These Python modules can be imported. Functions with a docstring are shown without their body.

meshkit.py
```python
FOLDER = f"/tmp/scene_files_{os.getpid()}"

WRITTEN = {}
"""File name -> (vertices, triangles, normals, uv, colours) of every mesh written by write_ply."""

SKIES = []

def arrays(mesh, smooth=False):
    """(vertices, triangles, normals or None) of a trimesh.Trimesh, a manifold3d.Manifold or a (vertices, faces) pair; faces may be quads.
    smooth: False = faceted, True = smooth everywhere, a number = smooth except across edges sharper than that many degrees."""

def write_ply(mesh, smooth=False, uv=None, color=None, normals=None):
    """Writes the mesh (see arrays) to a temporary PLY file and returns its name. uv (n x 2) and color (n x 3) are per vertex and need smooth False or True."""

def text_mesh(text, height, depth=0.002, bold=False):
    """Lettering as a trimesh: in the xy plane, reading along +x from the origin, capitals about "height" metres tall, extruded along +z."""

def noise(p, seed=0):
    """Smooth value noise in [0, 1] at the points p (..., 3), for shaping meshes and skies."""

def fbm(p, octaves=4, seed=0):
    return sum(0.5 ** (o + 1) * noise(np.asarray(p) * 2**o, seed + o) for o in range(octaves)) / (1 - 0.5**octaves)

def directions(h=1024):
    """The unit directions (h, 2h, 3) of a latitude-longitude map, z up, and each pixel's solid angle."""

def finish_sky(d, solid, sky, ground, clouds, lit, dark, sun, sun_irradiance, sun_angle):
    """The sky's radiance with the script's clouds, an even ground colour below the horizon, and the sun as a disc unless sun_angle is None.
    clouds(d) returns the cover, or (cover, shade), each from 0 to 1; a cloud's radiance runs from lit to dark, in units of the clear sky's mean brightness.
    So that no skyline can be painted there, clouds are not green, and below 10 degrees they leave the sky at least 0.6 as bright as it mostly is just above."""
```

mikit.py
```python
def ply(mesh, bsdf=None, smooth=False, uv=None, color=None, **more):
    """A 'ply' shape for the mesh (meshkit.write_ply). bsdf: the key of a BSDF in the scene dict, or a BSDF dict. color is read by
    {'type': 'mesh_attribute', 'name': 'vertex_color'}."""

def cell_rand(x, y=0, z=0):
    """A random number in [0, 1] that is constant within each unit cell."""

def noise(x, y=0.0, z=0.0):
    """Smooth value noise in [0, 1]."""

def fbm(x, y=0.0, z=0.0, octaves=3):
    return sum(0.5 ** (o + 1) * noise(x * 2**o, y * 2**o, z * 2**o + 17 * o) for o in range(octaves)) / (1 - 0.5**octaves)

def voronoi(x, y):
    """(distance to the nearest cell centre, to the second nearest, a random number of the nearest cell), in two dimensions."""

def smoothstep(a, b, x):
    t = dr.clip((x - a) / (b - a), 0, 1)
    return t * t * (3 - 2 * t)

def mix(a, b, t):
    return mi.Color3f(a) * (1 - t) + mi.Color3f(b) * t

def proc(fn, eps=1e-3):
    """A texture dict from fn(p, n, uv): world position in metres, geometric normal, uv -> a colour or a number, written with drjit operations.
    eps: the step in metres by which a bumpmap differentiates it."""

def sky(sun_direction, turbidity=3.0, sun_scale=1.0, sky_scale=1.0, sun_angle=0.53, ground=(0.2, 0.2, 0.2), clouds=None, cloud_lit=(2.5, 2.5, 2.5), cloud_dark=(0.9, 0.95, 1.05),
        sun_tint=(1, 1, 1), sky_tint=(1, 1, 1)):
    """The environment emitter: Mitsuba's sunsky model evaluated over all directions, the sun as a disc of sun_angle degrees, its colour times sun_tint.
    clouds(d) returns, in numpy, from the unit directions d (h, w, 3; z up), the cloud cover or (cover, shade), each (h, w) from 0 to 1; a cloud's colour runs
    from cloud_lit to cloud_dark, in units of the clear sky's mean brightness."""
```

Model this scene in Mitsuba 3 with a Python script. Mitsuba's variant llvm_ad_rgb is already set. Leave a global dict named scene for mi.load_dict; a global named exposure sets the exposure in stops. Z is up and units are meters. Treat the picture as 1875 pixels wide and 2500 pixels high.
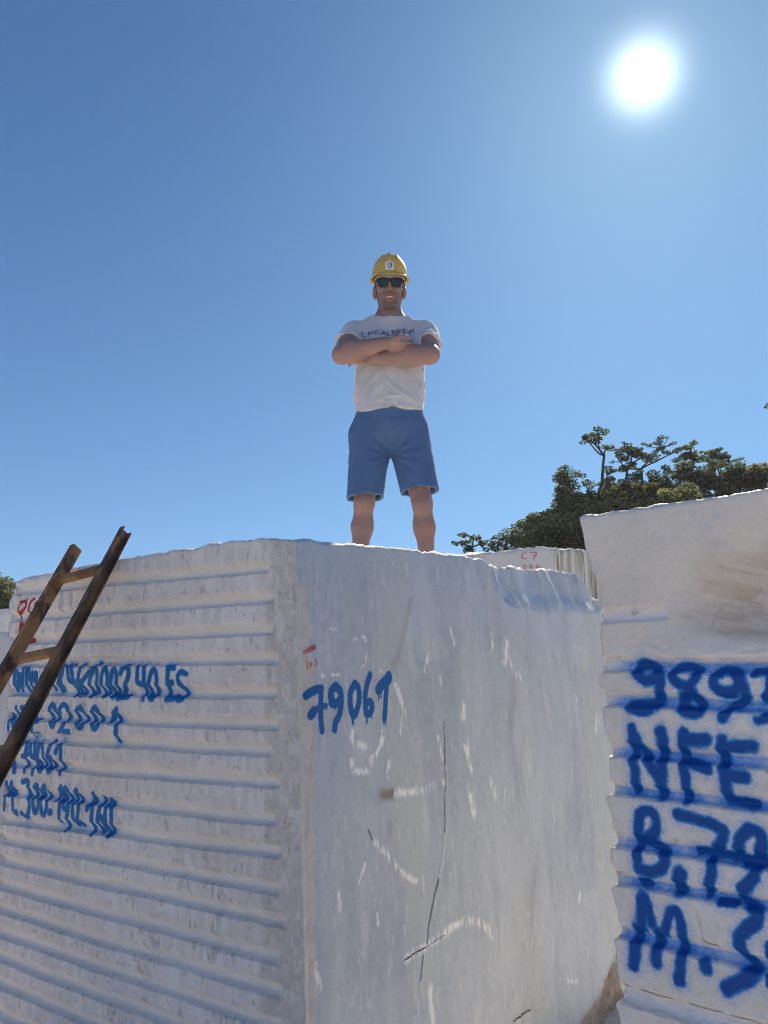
import math, random
import numpy as np
import trimesh
import drjit as dr
import mitsuba as mi
import mikit, meshkit
from shapely.geometry import Polygon, Point
from shapely import affinity
from scipy import sparse

scene, labels = {}, {}
T = mi.ScalarTransform4f

# ------------------------------------------------------------------ camera, sky, exposure
EYE = np.array([0.0, 0.0, 1.8])
PITCH = math.atan(390 / 1888)
scene['camera'] = {
    'type': 'perspective', 'fov': math.degrees(2 * math.atan(937.5 / 1888)), 'fov_axis': 'x',
    'near_clip': 0.05, 'far_clip': 6000.0,
    'to_world': T().look_at(origin=EYE.tolist(), target=[0, math.cos(PITCH), 1.8 + math.sin(PITCH)], up=[0, 0, 1])}
SUN = np.array([0.2806, 0.7238, 0.6304])
SUN /= np.linalg.norm(SUN)


def glare_veil(d):
    # the sun's glare painted as bright cloud cover, with a paler horizon
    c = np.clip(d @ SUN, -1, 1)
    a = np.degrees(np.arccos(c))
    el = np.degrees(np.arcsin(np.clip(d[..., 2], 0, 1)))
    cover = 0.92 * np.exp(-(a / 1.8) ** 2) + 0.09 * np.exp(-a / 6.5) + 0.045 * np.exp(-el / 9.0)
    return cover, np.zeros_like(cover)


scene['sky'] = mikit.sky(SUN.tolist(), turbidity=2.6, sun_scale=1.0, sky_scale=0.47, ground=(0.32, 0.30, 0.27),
                         clouds=glare_veil, cloud_lit=(7.0, 8.6, 9.8), cloud_dark=(1, 1, 1), sky_tint=(0.63, 0.98, 1.34))
exposure = 2.35


# ------------------------------------------------------------------ helpers
def add(key, mesh, bsdf, label=None, category=None, group=None, kind=None, smooth=False, uv=None, color=None):
    """One entry of the scene; a key that is taken gets the next three-digit number."""
    k, n = key, 0
    while k in scene:
        n += 1
        k = f'{key}_{n:03d}'
    scene[k] = mikit.ply(mesh, bsdf, smooth=smooth, uv=uv, color=color)
    tag(k, label, category, group, kind)
    return k


def tag(k, label=None, category=None, group=None, kind=None):
    e = {n: v for n, v in (('label', label), ('category', category), ('group', group), ('kind', kind)) if v}
    if e:
        labels[k] = e


def rgb(*c):
    return {'type': 'rgb', 'value': list(c)}


def sstep(a, b, x):
    t = np.clip((np.asarray(x, float) - a) / (b - a), 0, 1)
    return t * t * (3 - 2 * t)


def fbm2(x, y, seed=0, octaves=3):
    """fbm in [-1, 1] for arrays x, y."""
    x, y = np.broadcast_arrays(np.asarray(x, float), np.asarray(y, float))
    return 2 * meshkit.fbm(np.stack([x, y, np.full_like(x, 0.37 + seed * 3.1)], -1), octaves, seed) - 1


def tube(points, radii, sides=8, caps=True):
    p = np.asarray(points, float)
    r = np.broadcast_to(np.asarray(radii, float), (len(p),))
    t = np.gradient(p, axis=0)
    t /= np.linalg.norm(t, axis=1, keepdims=True) + 1e-12
    ref = np.array([0.31, 0.17, 0.93]) if abs(t[len(p) // 2] @ np.array([0.31, 0.17, 0.93])) < 0.9 else np.array([1.0, 0, 0])
    a = np.cross(t, ref)
    a /= np.linalg.norm(a, axis=1, keepdims=True) + 1e-12
    b = np.cross(t, a)
    ang = np.arange(sides) * 2 * np.pi / sides
    v = p[:, None] + r[:, None, None] * (np.cos(ang)[None, :, None] * a[:, None] + np.sin(ang)[None, :, None] * b[:, None])
    i, j = np.meshgrid(np.arange(len(p) - 1), np.arange(sides), indexing='ij')
    q = np.stack([i * sides + j, i * sides + (j + 1) % sides, (i + 1) * sides + (j + 1) % sides, (i + 1) * sides + j], -1).reshape(-1, 4)
    f = np.vstack([q[:, [0, 1, 2]], q[:, [0, 2, 3]]])
    v = v.reshape(-1, 3)
    if caps:
        n = len(v)
        v = np.vstack([v, p[:1], p[-1:]])
        k = np.arange(sides)
        f = np.vstack([f, np.stack([np.full(sides, n), (k + 1) % sides, k], 1),
                       np.stack([np.full(sides, n + 1), (len(p) - 1) * sides + k, (len(p) - 1) * sides + (k + 1) % sides], 1)])
    return v, f


def join(parts):
    vs, fs, n = [], [], 0
    for v, f in parts:
        vs.append(np.asarray(v, float))
        fs.append(np.asarray(f, int) + n)
        n += len(v)
    return np.vstack(vs), np.vstack(fs)


def grid_faces(nr, nc, flip=False):
    i, j = np.meshgrid(np.arange(nr - 1), np.arange(nc - 1), indexing='ij')
    a, b, c, d = i * nc + j, i * nc + j + 1, (i + 1) * nc + j + 1, (i + 1) * nc + j
    q = np.stack([a, b, c, d], -1).reshape(-1, 4)
    f = np.vstack([q[:, [0, 1, 2]], q[:, [0, 2, 3]]])
    return f[:, ::-1] if flip else f


def fix(mesh):
    m = trimesh.Trimesh(*mesh, process=True)
    if m.volume < 0:
        m.invert()
    return m


# ------------------------------------------------------------------ materials
n3 = mikit.noise
f3 = mikit.fbm
ss = mikit.smoothstep
mix = mikit.mix
DL = np.array([-math.sin(math.radians(57.8)), math.cos(math.radians(57.8)), 0.0])      # along the ribbed face, away from the corner
NL = np.array([-math.cos(math.radians(57.8)), -math.sin(math.radians(57.8)), 0.0])
DR = np.array([math.sin(math.radians(36.2)), math.cos(math.radians(36.2)), 0.0])       # along the smooth face
NR = np.array([math.cos(math.radians(36.2)), -math.sin(math.radians(36.2)), 0.0])
DB = np.array([math.sin(math.radians(41)), -math.cos(math.radians(41)), 0.0])          # along the right block's front face
NB = np.array([-math.cos(math.radians(41)), -math.sin(math.radians(41)), 0.0])


def along(p, d):
    return p.x * float(d[0]) + p.y * float(d[1])


def ribbed_colour(p, g):
    a = along(p, DL)
    streak = f3(a * 55, p.z * 7, along(p, NL) * 20)
    cloud = f3(a * 3.1, p.z * 3.3, 4.0)
    rough = mix((0.610, 0.585, 0.565), (0.735, 0.715, 0.690), ss(0.30, 0.70, streak * 0.55 + cloud * 0.45))
    warm = ss(0.50, 0.75, f3(a * 2.0 + 7, p.z * 5.0, 9.0))
    rough = mix(rough, mi.Color3f(0.62, 0.56, 0.50), warm * 0.45)
    dirt = ss(0.58, 0.72, f3(a * 34, p.z * 11, 2.0)) * 0.75
    rough = mix(rough, mi.Color3f(0.40, 0.375, 0.35), dirt * ss(0.4, 0.7, f3(a * 1.7, p.z * 1.4, 5.0)))
    band = ss(0.135, 0.09, a - float(np.dot([-0.3079, 2.6775, 0], DL)) + (f3(p.z * 6, 3.0, 1.0) - 0.5) * 0.05)
    rough = mix(rough, mix((0.43, 0.40, 0.365), (0.60, 0.57, 0.535), f3(a * 45, p.z * 30, 6.0)), band * 0.85)
    bore = mix((0.67, 0.65, 0.61), (0.76, 0.74, 0.70), f3(a * 14, p.z * 60, 1.0))
    pits = ss(0.66, 0.78, f3(a * 70, p.z * 42, 8.0))
    rough = mix(rough, mi.Color3f(0.36, 0.34, 0.32), pits * 0.55)
    chalk = ss(0.60, 0.75, f3(a * 48, p.z * 26, 12.0))
    rough = mix(rough, mi.Color3f(0.72, 0.705, 0.685), chalk * 0.55)
    grain = n3(p.x * 200, p.y * 200, p.z * 200) * 0.16 + 0.92
    return mix(rough, bore, g * (0.55 + 0.45 * n3(p.x * 90, p.y * 90, p.z * 90))) * grain


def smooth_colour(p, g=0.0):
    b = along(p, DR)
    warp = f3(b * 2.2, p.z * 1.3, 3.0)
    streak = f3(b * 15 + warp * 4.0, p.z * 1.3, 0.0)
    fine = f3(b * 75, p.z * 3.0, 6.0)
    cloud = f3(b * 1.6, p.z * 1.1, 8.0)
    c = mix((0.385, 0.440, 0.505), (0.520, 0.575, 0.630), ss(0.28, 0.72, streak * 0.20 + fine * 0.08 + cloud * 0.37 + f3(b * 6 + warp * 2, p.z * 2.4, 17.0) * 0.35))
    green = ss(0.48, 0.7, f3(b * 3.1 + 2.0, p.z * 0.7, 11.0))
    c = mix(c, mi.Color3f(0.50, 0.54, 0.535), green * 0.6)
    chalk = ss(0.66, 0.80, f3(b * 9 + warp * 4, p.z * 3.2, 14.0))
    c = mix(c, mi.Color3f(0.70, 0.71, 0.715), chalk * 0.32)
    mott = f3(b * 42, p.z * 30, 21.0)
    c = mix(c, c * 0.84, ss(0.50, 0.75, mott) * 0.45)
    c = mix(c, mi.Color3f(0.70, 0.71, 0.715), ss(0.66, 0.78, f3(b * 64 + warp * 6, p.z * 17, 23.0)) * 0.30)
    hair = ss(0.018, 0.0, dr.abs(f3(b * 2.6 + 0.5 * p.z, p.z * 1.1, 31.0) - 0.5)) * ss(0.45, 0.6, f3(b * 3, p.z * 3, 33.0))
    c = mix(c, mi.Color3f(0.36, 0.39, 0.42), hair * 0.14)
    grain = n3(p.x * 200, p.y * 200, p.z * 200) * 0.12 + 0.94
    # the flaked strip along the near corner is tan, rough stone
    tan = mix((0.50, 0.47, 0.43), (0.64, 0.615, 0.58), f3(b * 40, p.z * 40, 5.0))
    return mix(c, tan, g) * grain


def broken_colour(p):
    c = mix((0.60, 0.60, 0.60), (0.76, 0.755, 0.745), f3(p.x * 7, p.y * 7, p.z * 7))
    return c * (n3(p.x * 180, p.y * 180, p.z * 180) * 0.12 + 0.94)


def block_fn(p, n, uv):
    # uv.x: bore mask; uv.y: 0 drilled face, 1 sawn face, 0.5 broken stone
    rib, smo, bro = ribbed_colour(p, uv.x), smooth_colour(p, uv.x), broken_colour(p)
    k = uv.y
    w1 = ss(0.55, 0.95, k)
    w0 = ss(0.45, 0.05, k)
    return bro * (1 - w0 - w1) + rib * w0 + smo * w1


def right_colour(p, g):
    a = along(p, DB)
    cloud = f3(a * 4.0, p.z * 4.0, 1.0)
    c = mix((0.79, 0.735, 0.66), (0.86, 0.815, 0.75), ss(0.25, 0.75, cloud * 0.6 + f3(a * 30, p.z * 30, 2.0) * 0.4))
    top = ss(1.86, 1.90, p.z)
    c = mix(c, mix((0.77, 0.71, 0.625), (0.84, 0.785, 0.70), cloud), top)
    # brown earth stain in the hollow of the upper face
    b = a - float(np.dot([0.6327, 2.465, 0], DB))
    wob = f3(b * 7, p.z * 10, 7.0) - 0.5
    lower = ss(0.0, 0.035, p.z - (1.862 + ss(0.50, 0.25, b) * 0.055 + wob * 0.06))
    upper = ss(0.20, 0.0, p.z - (1.93 + (b - 0.3) * 0.28 + wob * 0.18))
    st = lower * upper * ss(0.26, 0.40, b + wob * 0.1) * ss(1.0, 0.8, b)
    streaks = ss(0.30, 0.75, f3(b * 10 + 3.0 * f3(b * 6, p.z * 9, 2.0), p.z * 44 + b * 12, 3.0))
    c = mix(c, mi.Color3f(0.50, 0.40, 0.29), st * (0.40 + 0.45 * streaks))
    bore = mix((0.74, 0.73, 0.715), (0.80, 0.795, 0.79), f3(a * 9, p.z * 40, 1.0))
    rust = ss(0.70, 0.76, f3(a * 60, p.z * 70, 21.0)) * ss(0.22, 0.12, b) * ss(1.93, 1.97, p.z) * ss(2.01, 1.99, p.z)
    c = mix(mix(c, bore, g), mi.Color3f(0.25, 0.16, 0.07), rust * 0.8)
    sparkle = ss(0.80, 0.9, n3(p.x * 210, p.y * 210, p.z * 210)) * 0.10
    c = mix(c, c * 0.95, ss(0.5, 0.75, f3(a * 75, p.z * 70, 9.0)))
    vein = ss(0.02, 0.0, dr.abs(f3(a * 2.4 + 1.2, p.z * 2.6, 27.0) - 0.5)) * ss(0.45, 0.65, f3(a * 4, p.z * 4, 28.0)) * top
    c = mix(c, mi.Color3f(0.42, 0.36, 0.31), vein * 0.45)
    return c * (n3(p.x * 230, p.y * 230, p.z * 230) * 0.12 + 0.94) + sparkle * 0.8


def right_fn(p, n, uv):
    w = ss(0.45, 0.05, uv.y)
    return right_colour(p, uv.x) * w + broken_colour(p) * (1 - w)


def stone(fn, rough=0.62):
    return {'type': 'twosided', 'bsdf': {'type': 'principled', 'base_color': mikit.proc(fn), 'roughness': rough, 'specular': 0.35}}


BLUE = (0.006, 0.055, 0.195)
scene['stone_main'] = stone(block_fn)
scene['stone_right'] = stone(right_fn, 0.5)


def paint_on(under, colour, edge=None):
    # opaque paint over the same stone; uv.x is the coat's thickness
    def fn(p, n, uv):
        u = under(p, uv.y)
        speck = n3(p.x * 210, p.y * 210, p.z * 210) * 0.6 + n3(p.x * 430, p.y * 430, p.z * 430) * 0.4
        c = dr.clip(uv.x + (speck - 0.5) * 0.55 * ss(0.0, 0.25, uv.x) * (1 - uv.x), 0, 1)
        spray = ss(0.35, 0.95, c)
        col = mi.Color3f(colour)
        thin = mix(u, u * mi.Color3f(0.04, 0.36, 0.98) if colour[2] > colour[0] else u * mi.Color3f(0.95, 0.35, 0.35), ss(0.0, 0.60, c))
        return mix(thin, col * (0.8 + 0.4 * speck), spray)
    return stone(fn, 0.55)


scene['paint_blue_ribbed'] = paint_on(ribbed_colour, (0.001, 0.120, 0.350))
scene['paint_blue_smooth'] = paint_on(smooth_colour, (0.002, 0.095, 0.320))
scene['paint_blue_right'] = paint_on(right_colour, (0.000, 0.072, 0.340))
scene['paint_red_ribbed'] = paint_on(ribbed_colour, (0.33, 0.018, 0.03))
scene['paint_red_smooth'] = paint_on(smooth_colour, (0.34, 0.02, 0.03))
scene['chalk_scratch'] = stone(lambda p, n, uv: mix(smooth_colour(p, uv.y), mi.Color3f(0.86, 0.86, 0.85), uv.x * ss(0.30, 0.62, f3(along(p, DR) * 70, p.z * 26, 5.0)) * 0.95), 0.7)
scene['grey_vein'] = stone(lambda p, n, uv: mix(smooth_colour(p, uv.y), mi.Color3f(0.36, 0.375, 0.39), uv.x * (0.35 + 0.4 * f3(along(p, DR) * 60, p.z * 5, 3.0))), 0.6)
scene['earth_stain'] = stone(lambda p, n, uv: mix(smooth_colour(p, uv.y), mix((0.15, 0.118, 0.085), (0.32, 0.265, 0.20), f3(p.x * 30, p.y * 30, p.z * 30)), uv.x * 0.9), 0.7)
scene['crack_dirt_shade'] = stone(lambda p, n, uv: mix(smooth_colour(p, uv.y), mi.Color3f(0.085, 0.058, 0.045), ss(0.25, 0.75, uv.x)), 0.9)  # brown dirt and the shade inside a crack, painted as one dark tone
# ------------------------------------------------------------------ the marble blocks
class Block:
    """A quarried block: four sheared upright faces with relief, one mesh. verts: the four upper corners (left, near, right, back)."""

    def __init__(self, verts, lean, z0, tops, disp, edge, kinds, bores=None, rim=0.007, rimn=0.006, zbot=-0.06, winw=0.022):
        self.winw = winw
        self.P = [np.asarray(v, float)[:2] for v in verts]
        self.lean, self.z0, self.tops, self.disp, self.edge, self.kinds, self.bores = lean, z0, tops, disp, edge, kinds, bores
        self.rim, self.rimn, self.zbot = rim, rimn, zbot
        self.L = [np.linalg.norm(self.P[(k + 1) % 4] - self.P[k]) for k in range(4)]
        self.D = [(self.P[(k + 1) % 4] - self.P[k]) / self.L[k] for k in range(4)]
        self.N = [np.array([d[1], -d[0]]) for d in self.D]

    def ztop(self, k, t):
        s, z = zip(*self.tops[k])
        base = np.interp(t, s, z)
        w = np.minimum(sstep(0, 0.03, t), sstep(0, 0.03, self.L[k] - t))
        return base + w * self.rimn * (fbm2(t * 6, 0 * t, 40 + k, 3) - 2.2 * np.abs(fbm2(t * 11, 0 * t, 45 + k, 3)) + 0.6 * fbm2(t * 45, 0 * t, 50 + k, 2) + 0.4)

    def point(self, k, t, z, zt=None):
        """Face k at t metres from its first corner, height z -> (points, bore mask)."""
        t, z = np.broadcast_arrays(np.asarray(t, float), np.asarray(z, float))
        zt = self.ztop(k, t) if zt is None else zt
        xy = self.P[k] + t[..., None] * self.D[k] + (self.z0 - z)[..., None] * self.lean
        win = np.minimum(sstep(0, self.winw, t), sstep(0, self.winw, self.L[k] - t))
        d, bore = self.disp[k](t, z) if self.disp[k] else (0 * t, 0 * t)
        below = zt - z
        d = d * win - self.rim * (1 - sstep(0, 2.2 * self.rim, below)) * win
        xy = xy + d[..., None] * self.N[k]
        for e, tt, w in ((k, t, 1), ((k + 1) % 4, self.L[k] - t, -1)):
            if self.edge[e]:
                xy = xy + (1 - sstep(0.0, self.edge[e][w], tt))[..., None] * self.edge[e][0](z)
        return np.concatenate([xy, z[..., None]], -1), bore

    def mesh(self, cols, nz, sag=None, ztopmin=None, rowpow=1.0):
        V, UV = [], []
        for k in range(4):
            t = cols[k][:-1]
            zt = self.ztop(k, t)
            v = np.linspace(0, 1, nz) ** rowpow
            z = self.zbot + v[:, None] * (zt - self.zbot)[None]
            p, b = self.point(k, np.broadcast_to(t, z.shape), z, np.broadcast_to(zt, z.shape))
            V.append(p)
            kk = np.full(z.shape, float(self.kinds[k]))
            UV.append(np.stack([b, kk], -1))
        P, UV = np.concatenate(V, 1), np.concatenate(UV, 1)
        n = P.shape[1]
        i, j = np.meshgrid(np.arange(nz - 1), np.arange(n), indexing='ij')
        a, b, c, d = i * n + j, i * n + (j + 1) % n, (i + 1) * n + (j + 1) % n, (i + 1) * n + j
        q = np.stack([a, b, c, d], -1).reshape(-1, 4)
        F = [np.vstack([q[:, [0, 1, 2]], q[:, [0, 2, 3]]])]
        # top: rings from the rim to the middle
        rim = P[-1]
        cen = rim.mean(0)
        arc = np.linalg.norm(np.roll(rim, -1, 0) - rim, axis=1)
        pos = np.concatenate([[0], np.cumsum(arc)])
        uni = np.linspace(0, pos[-1], 401)[:-1]
        loop = np.stack([np.interp(uni, pos, np.append(rim[:, a], rim[0, a])) for a in range(3)], -1)
        ker = np.hanning(31) / np.hanning(31).sum()
        loop = np.stack([np.convolve(np.concatenate([loop[-15:, a], loop[:, a], loop[:15, a]]), ker, 'valid') for a in range(3)], -1)
        soft_rim = np.stack([np.interp(pos[:-1], uni, loop[:, a], period=pos[-1]) for a in range(3)], -1)
        rings, verts, uvs = 26, [P.reshape(-1, 3)], [UV.reshape(-1, 2)]
        prev = (nz - 1) * n + np.arange(n)
        base = nz * n
        for r in range(1, rings):
            w = (r / rings) ** 1.6
            gs = sstep(0, 0.07, w)
            q = (rim * (1 - gs) + soft_rim * gs) * (1 - w) + cen * w
            h = fbm2(q[:, 0] * 4, q[:, 1] * 4, 71, 4) * 0.022 * sstep(0, 0.06, w) + np.clip(0.25 + 0.5 * fbm2(q[:, 0] * 7, q[:, 1] * 7, 72, 3) + 1.4 * np.abs(fbm2(q[:, 0] * 17, q[:, 1] * 17, 73, 3)), 0, 1.2) * 0.014 * sstep(0, 0.014, w) * sstep(0.09, 0.03, w) * (1 - sstep(0.82, 0.9, (q[:, :2] - self.P[1]) @ self.D[1] / self.L[1])) - (sag or 0) * sstep(0, 0.3, w)
            q = q + np.stack([0 * h, 0 * h, h], -1)
            verts.append(q)
            uvs.append(np.stack([0 * h, 0 * h + 0.5], -1))
            cur = base + np.arange(n)
            base += n
            nx = np.roll(np.arange(n), -1)
            F.append(np.vstack([np.stack([prev, prev[nx], cur[nx]], 1), np.stack([prev, cur[nx], cur], 1)]))
            prev = cur
        verts.append(verts[-1].mean(0)[None])
        uvs.append(np.array([[0, 0.5]]))
        nx = np.roll(np.arange(n), -1)
        F.append(np.stack([prev, prev[nx], np.full(n, base)], 1))
        return np.vstack(verts), np.vstack(F), np.vstack(uvs)


def parse(txt):
    out = []
    for s in txt.split(';'):
        q = [float(x) / 1000 for x in s.split()]
        out.append((np.array(q[1:]).reshape(-1, 2), q[0]))
    return out


def coverage(strokes, S, Z, soft, halo, halo_w, wide=1.0, smooth=True):
    cov = np.zeros_like(S)
    hal = np.zeros_like(S)
    for pts, w in strokes:
        q = pts
        if len(q) > 2 and smooth:                               # Chaikin: round the corners
            for _ in range(2):
                a, b = q[:-1], q[1:]
                m = np.stack([0.75 * a + 0.25 * b, 0.25 * a + 0.75 * b], 1).reshape(-1, 2)
                q = np.vstack([q[:1], m, q[-1:]])
        lo, hi = q.min(0) - w - 4 * halo, q.max(0) + w + 4 * halo
        sel = (S > lo[0]) & (S < hi[0]) & (Z > lo[1]) & (Z < hi[1])
        if not sel.any():
            continue
        s, z = S[sel], Z[sel]
        d = np.full(s.shape, 9.0)
        for a, b in zip(q[:-1], q[1:]):
            ab = b - a
            u = np.clip(((s - a[0]) * ab[0] + (z - a[1]) * ab[1]) / max(ab @ ab, 1e-12), 0, 1)
            d = np.minimum(d, np.hypot(s - a[0] - u * ab[0], z - a[1] - u * ab[1]))
        r = w * 0.5 * wide
        if soft > 0.35:                                         # sprayed: a smooth bell
            cov[sel] = np.maximum(cov[sel], np.exp(-(np.maximum(d - r * (1 - soft), 0) / (r * soft * 1.1)) ** 2))
        else:
            cov[sel] = np.maximum(cov[sel], 1 - sstep(r * (1 - soft), r * (1 + soft), d))
        if halo > 0:
            hal[sel] = np.maximum(hal[sel], halo_w * np.exp(-(np.maximum(d - r * 0.8, 0) / halo) ** 2))
    return np.maximum(cov, hal)


def patch(block, k, strokes, bsdf, key, t_of_s=lambda s: s, res=0.003, lift=0.0008, soft=0.3, halo=0.0, halo_w=0.0, wide=1.0, ragged=0.25, label=None, keep=0.03, seed=0, drips=False, trapped=0.0):
    """A thin coat (paint, chalk, dirt) that follows the relief of face k of a block."""
    allp = np.vstack([p for p, _ in strokes])
    mrg = max(w for _, w in strokes) + 3 * halo
    lo, hi = allp.min(0) - mrg, allp.max(0) + mrg
    s = np.arange(lo[0], hi[0], res)
    z = np.arange(lo[1], hi[1], res)
    S, Z = np.meshgrid(s, z)
    wob = ragged * 0.012
    Sw = S + wob * fbm2(S * 60, Z * 60, 5 + seed, 3) * 0.6
    Zw = Z + wob * fbm2(S * 60, Z * 60, 9 + seed, 3) * 0.6
    if drips:
        Zw = Zw + 0.004 * np.maximum(0, fbm2(S * 120, Z * 4, 12 + seed, 2))
    c = coverage(strokes, Sw, Zw, soft, halo, halo_w, wide)
    t = t_of_s(S)
    zt = block.ztop(k, t)
    P, bore = block.point(k, t, np.minimum(Z, zt - 0.01), zt)
    if trapped:                                                # overspray gathers in the bores
        c = np.maximum(c, bore * trapped * coverage(strokes, Sw, Zw, 0.3, halo * 2.2, 1.0, wide))
    c = np.clip(c * (1 + 0.25 * fbm2(S * 30, Z * 30, 3 + seed, 3)), 0, 1)
    du = np.gradient(P, axis=1)
    dv = np.gradient(P, axis=0)
    n = np.cross(du, dv)
    n /= np.linalg.norm(n, axis=-1, keepdims=True) + 1e-12
    nf = np.append(block.N[k], 0)
    n *= np.sign(n @ nf)[..., None]
    P = P + n * lift
    ok = (t > 0.004) & (t < block.L[k] - 0.004)
    F = grid_faces(len(z), len(s))
    good = ((c > keep) & ok).ravel()
    F = F[good[F].any(1) & ok.ravel()[F].all(1)]
    if np.einsum('ij,ij->i', np.cross(du.reshape(-1, 3)[F[:1, 0]], dv.reshape(-1, 3)[F[:1, 0]]), nf[None])[0] < 0:
        F = F[:, ::-1]
    used, inv = np.unique(F, return_inverse=True)
    uv = np.stack([c.ravel()[used], bore.ravel()[used]], -1)
    return add(key, (P.reshape(-1, 3)[used], inv.reshape(F.shape)), bsdf, label, smooth=True, uv=uv)


def bore_profile(z, zb, H, depth, low=0.30):
    """A broken-out drill hole with its lower lip at zb and H tall, deepest near the lip: (depth into the stone, mask)."""
    u = (z - zb) / H
    lo = np.clip((low - u) / low, 0, 1)
    hi = np.clip((u - low) / (1 - low), 0, 1)
    d = np.where(u < low, np.sqrt(np.clip(1 - lo * lo, 0, 1)), (1 - hi) ** 0.9 * (1 + 0.55 * hi))
    inside = (u > 0) & (u < 1)
    return depth * d * inside, np.where(inside, np.minimum(sstep(0.0, 0.06, u), sstep(1.0, 0.55, u)), 0.0)


# main block: the drilled face runs from the far left end to the near corner, the sawn face from there to the right
A = np.array([-0.3079, 2.6775])
WL = 1.675                                    # width of the drilled face
LS = 2.95                                     # length of the sawn face
Pd = A + WL * DL[:2]
Pb = A + LS * DR[:2]
Pc = Pb + 1.6 * DL[:2]
RIBS = [(2.147, .122, 2.147), (2.040, .113, 2.022), (1.927, .115, 1.917), (1.828, .092, 1.818), (1.710, .098, 1.694), (1.607, .096, 1.590),
        (1.520, .126, 1.498), (1.418, .092, 1.395), (1.302, .112, 1.275), (1.207, .088, 1.161), (1.089, .100, 1.083), (0.996, .081, 0.998),
        (0.884, .106, 0.904), (0.790, .089, 0.812), (0.690, .10, 0.728), (0.590, .09, 0.635), (0.49, .1, 0.537), (0.39, .1, 0.43), (0.28, .1, 0.32), (0.17, .1, 0.21)]


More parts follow.
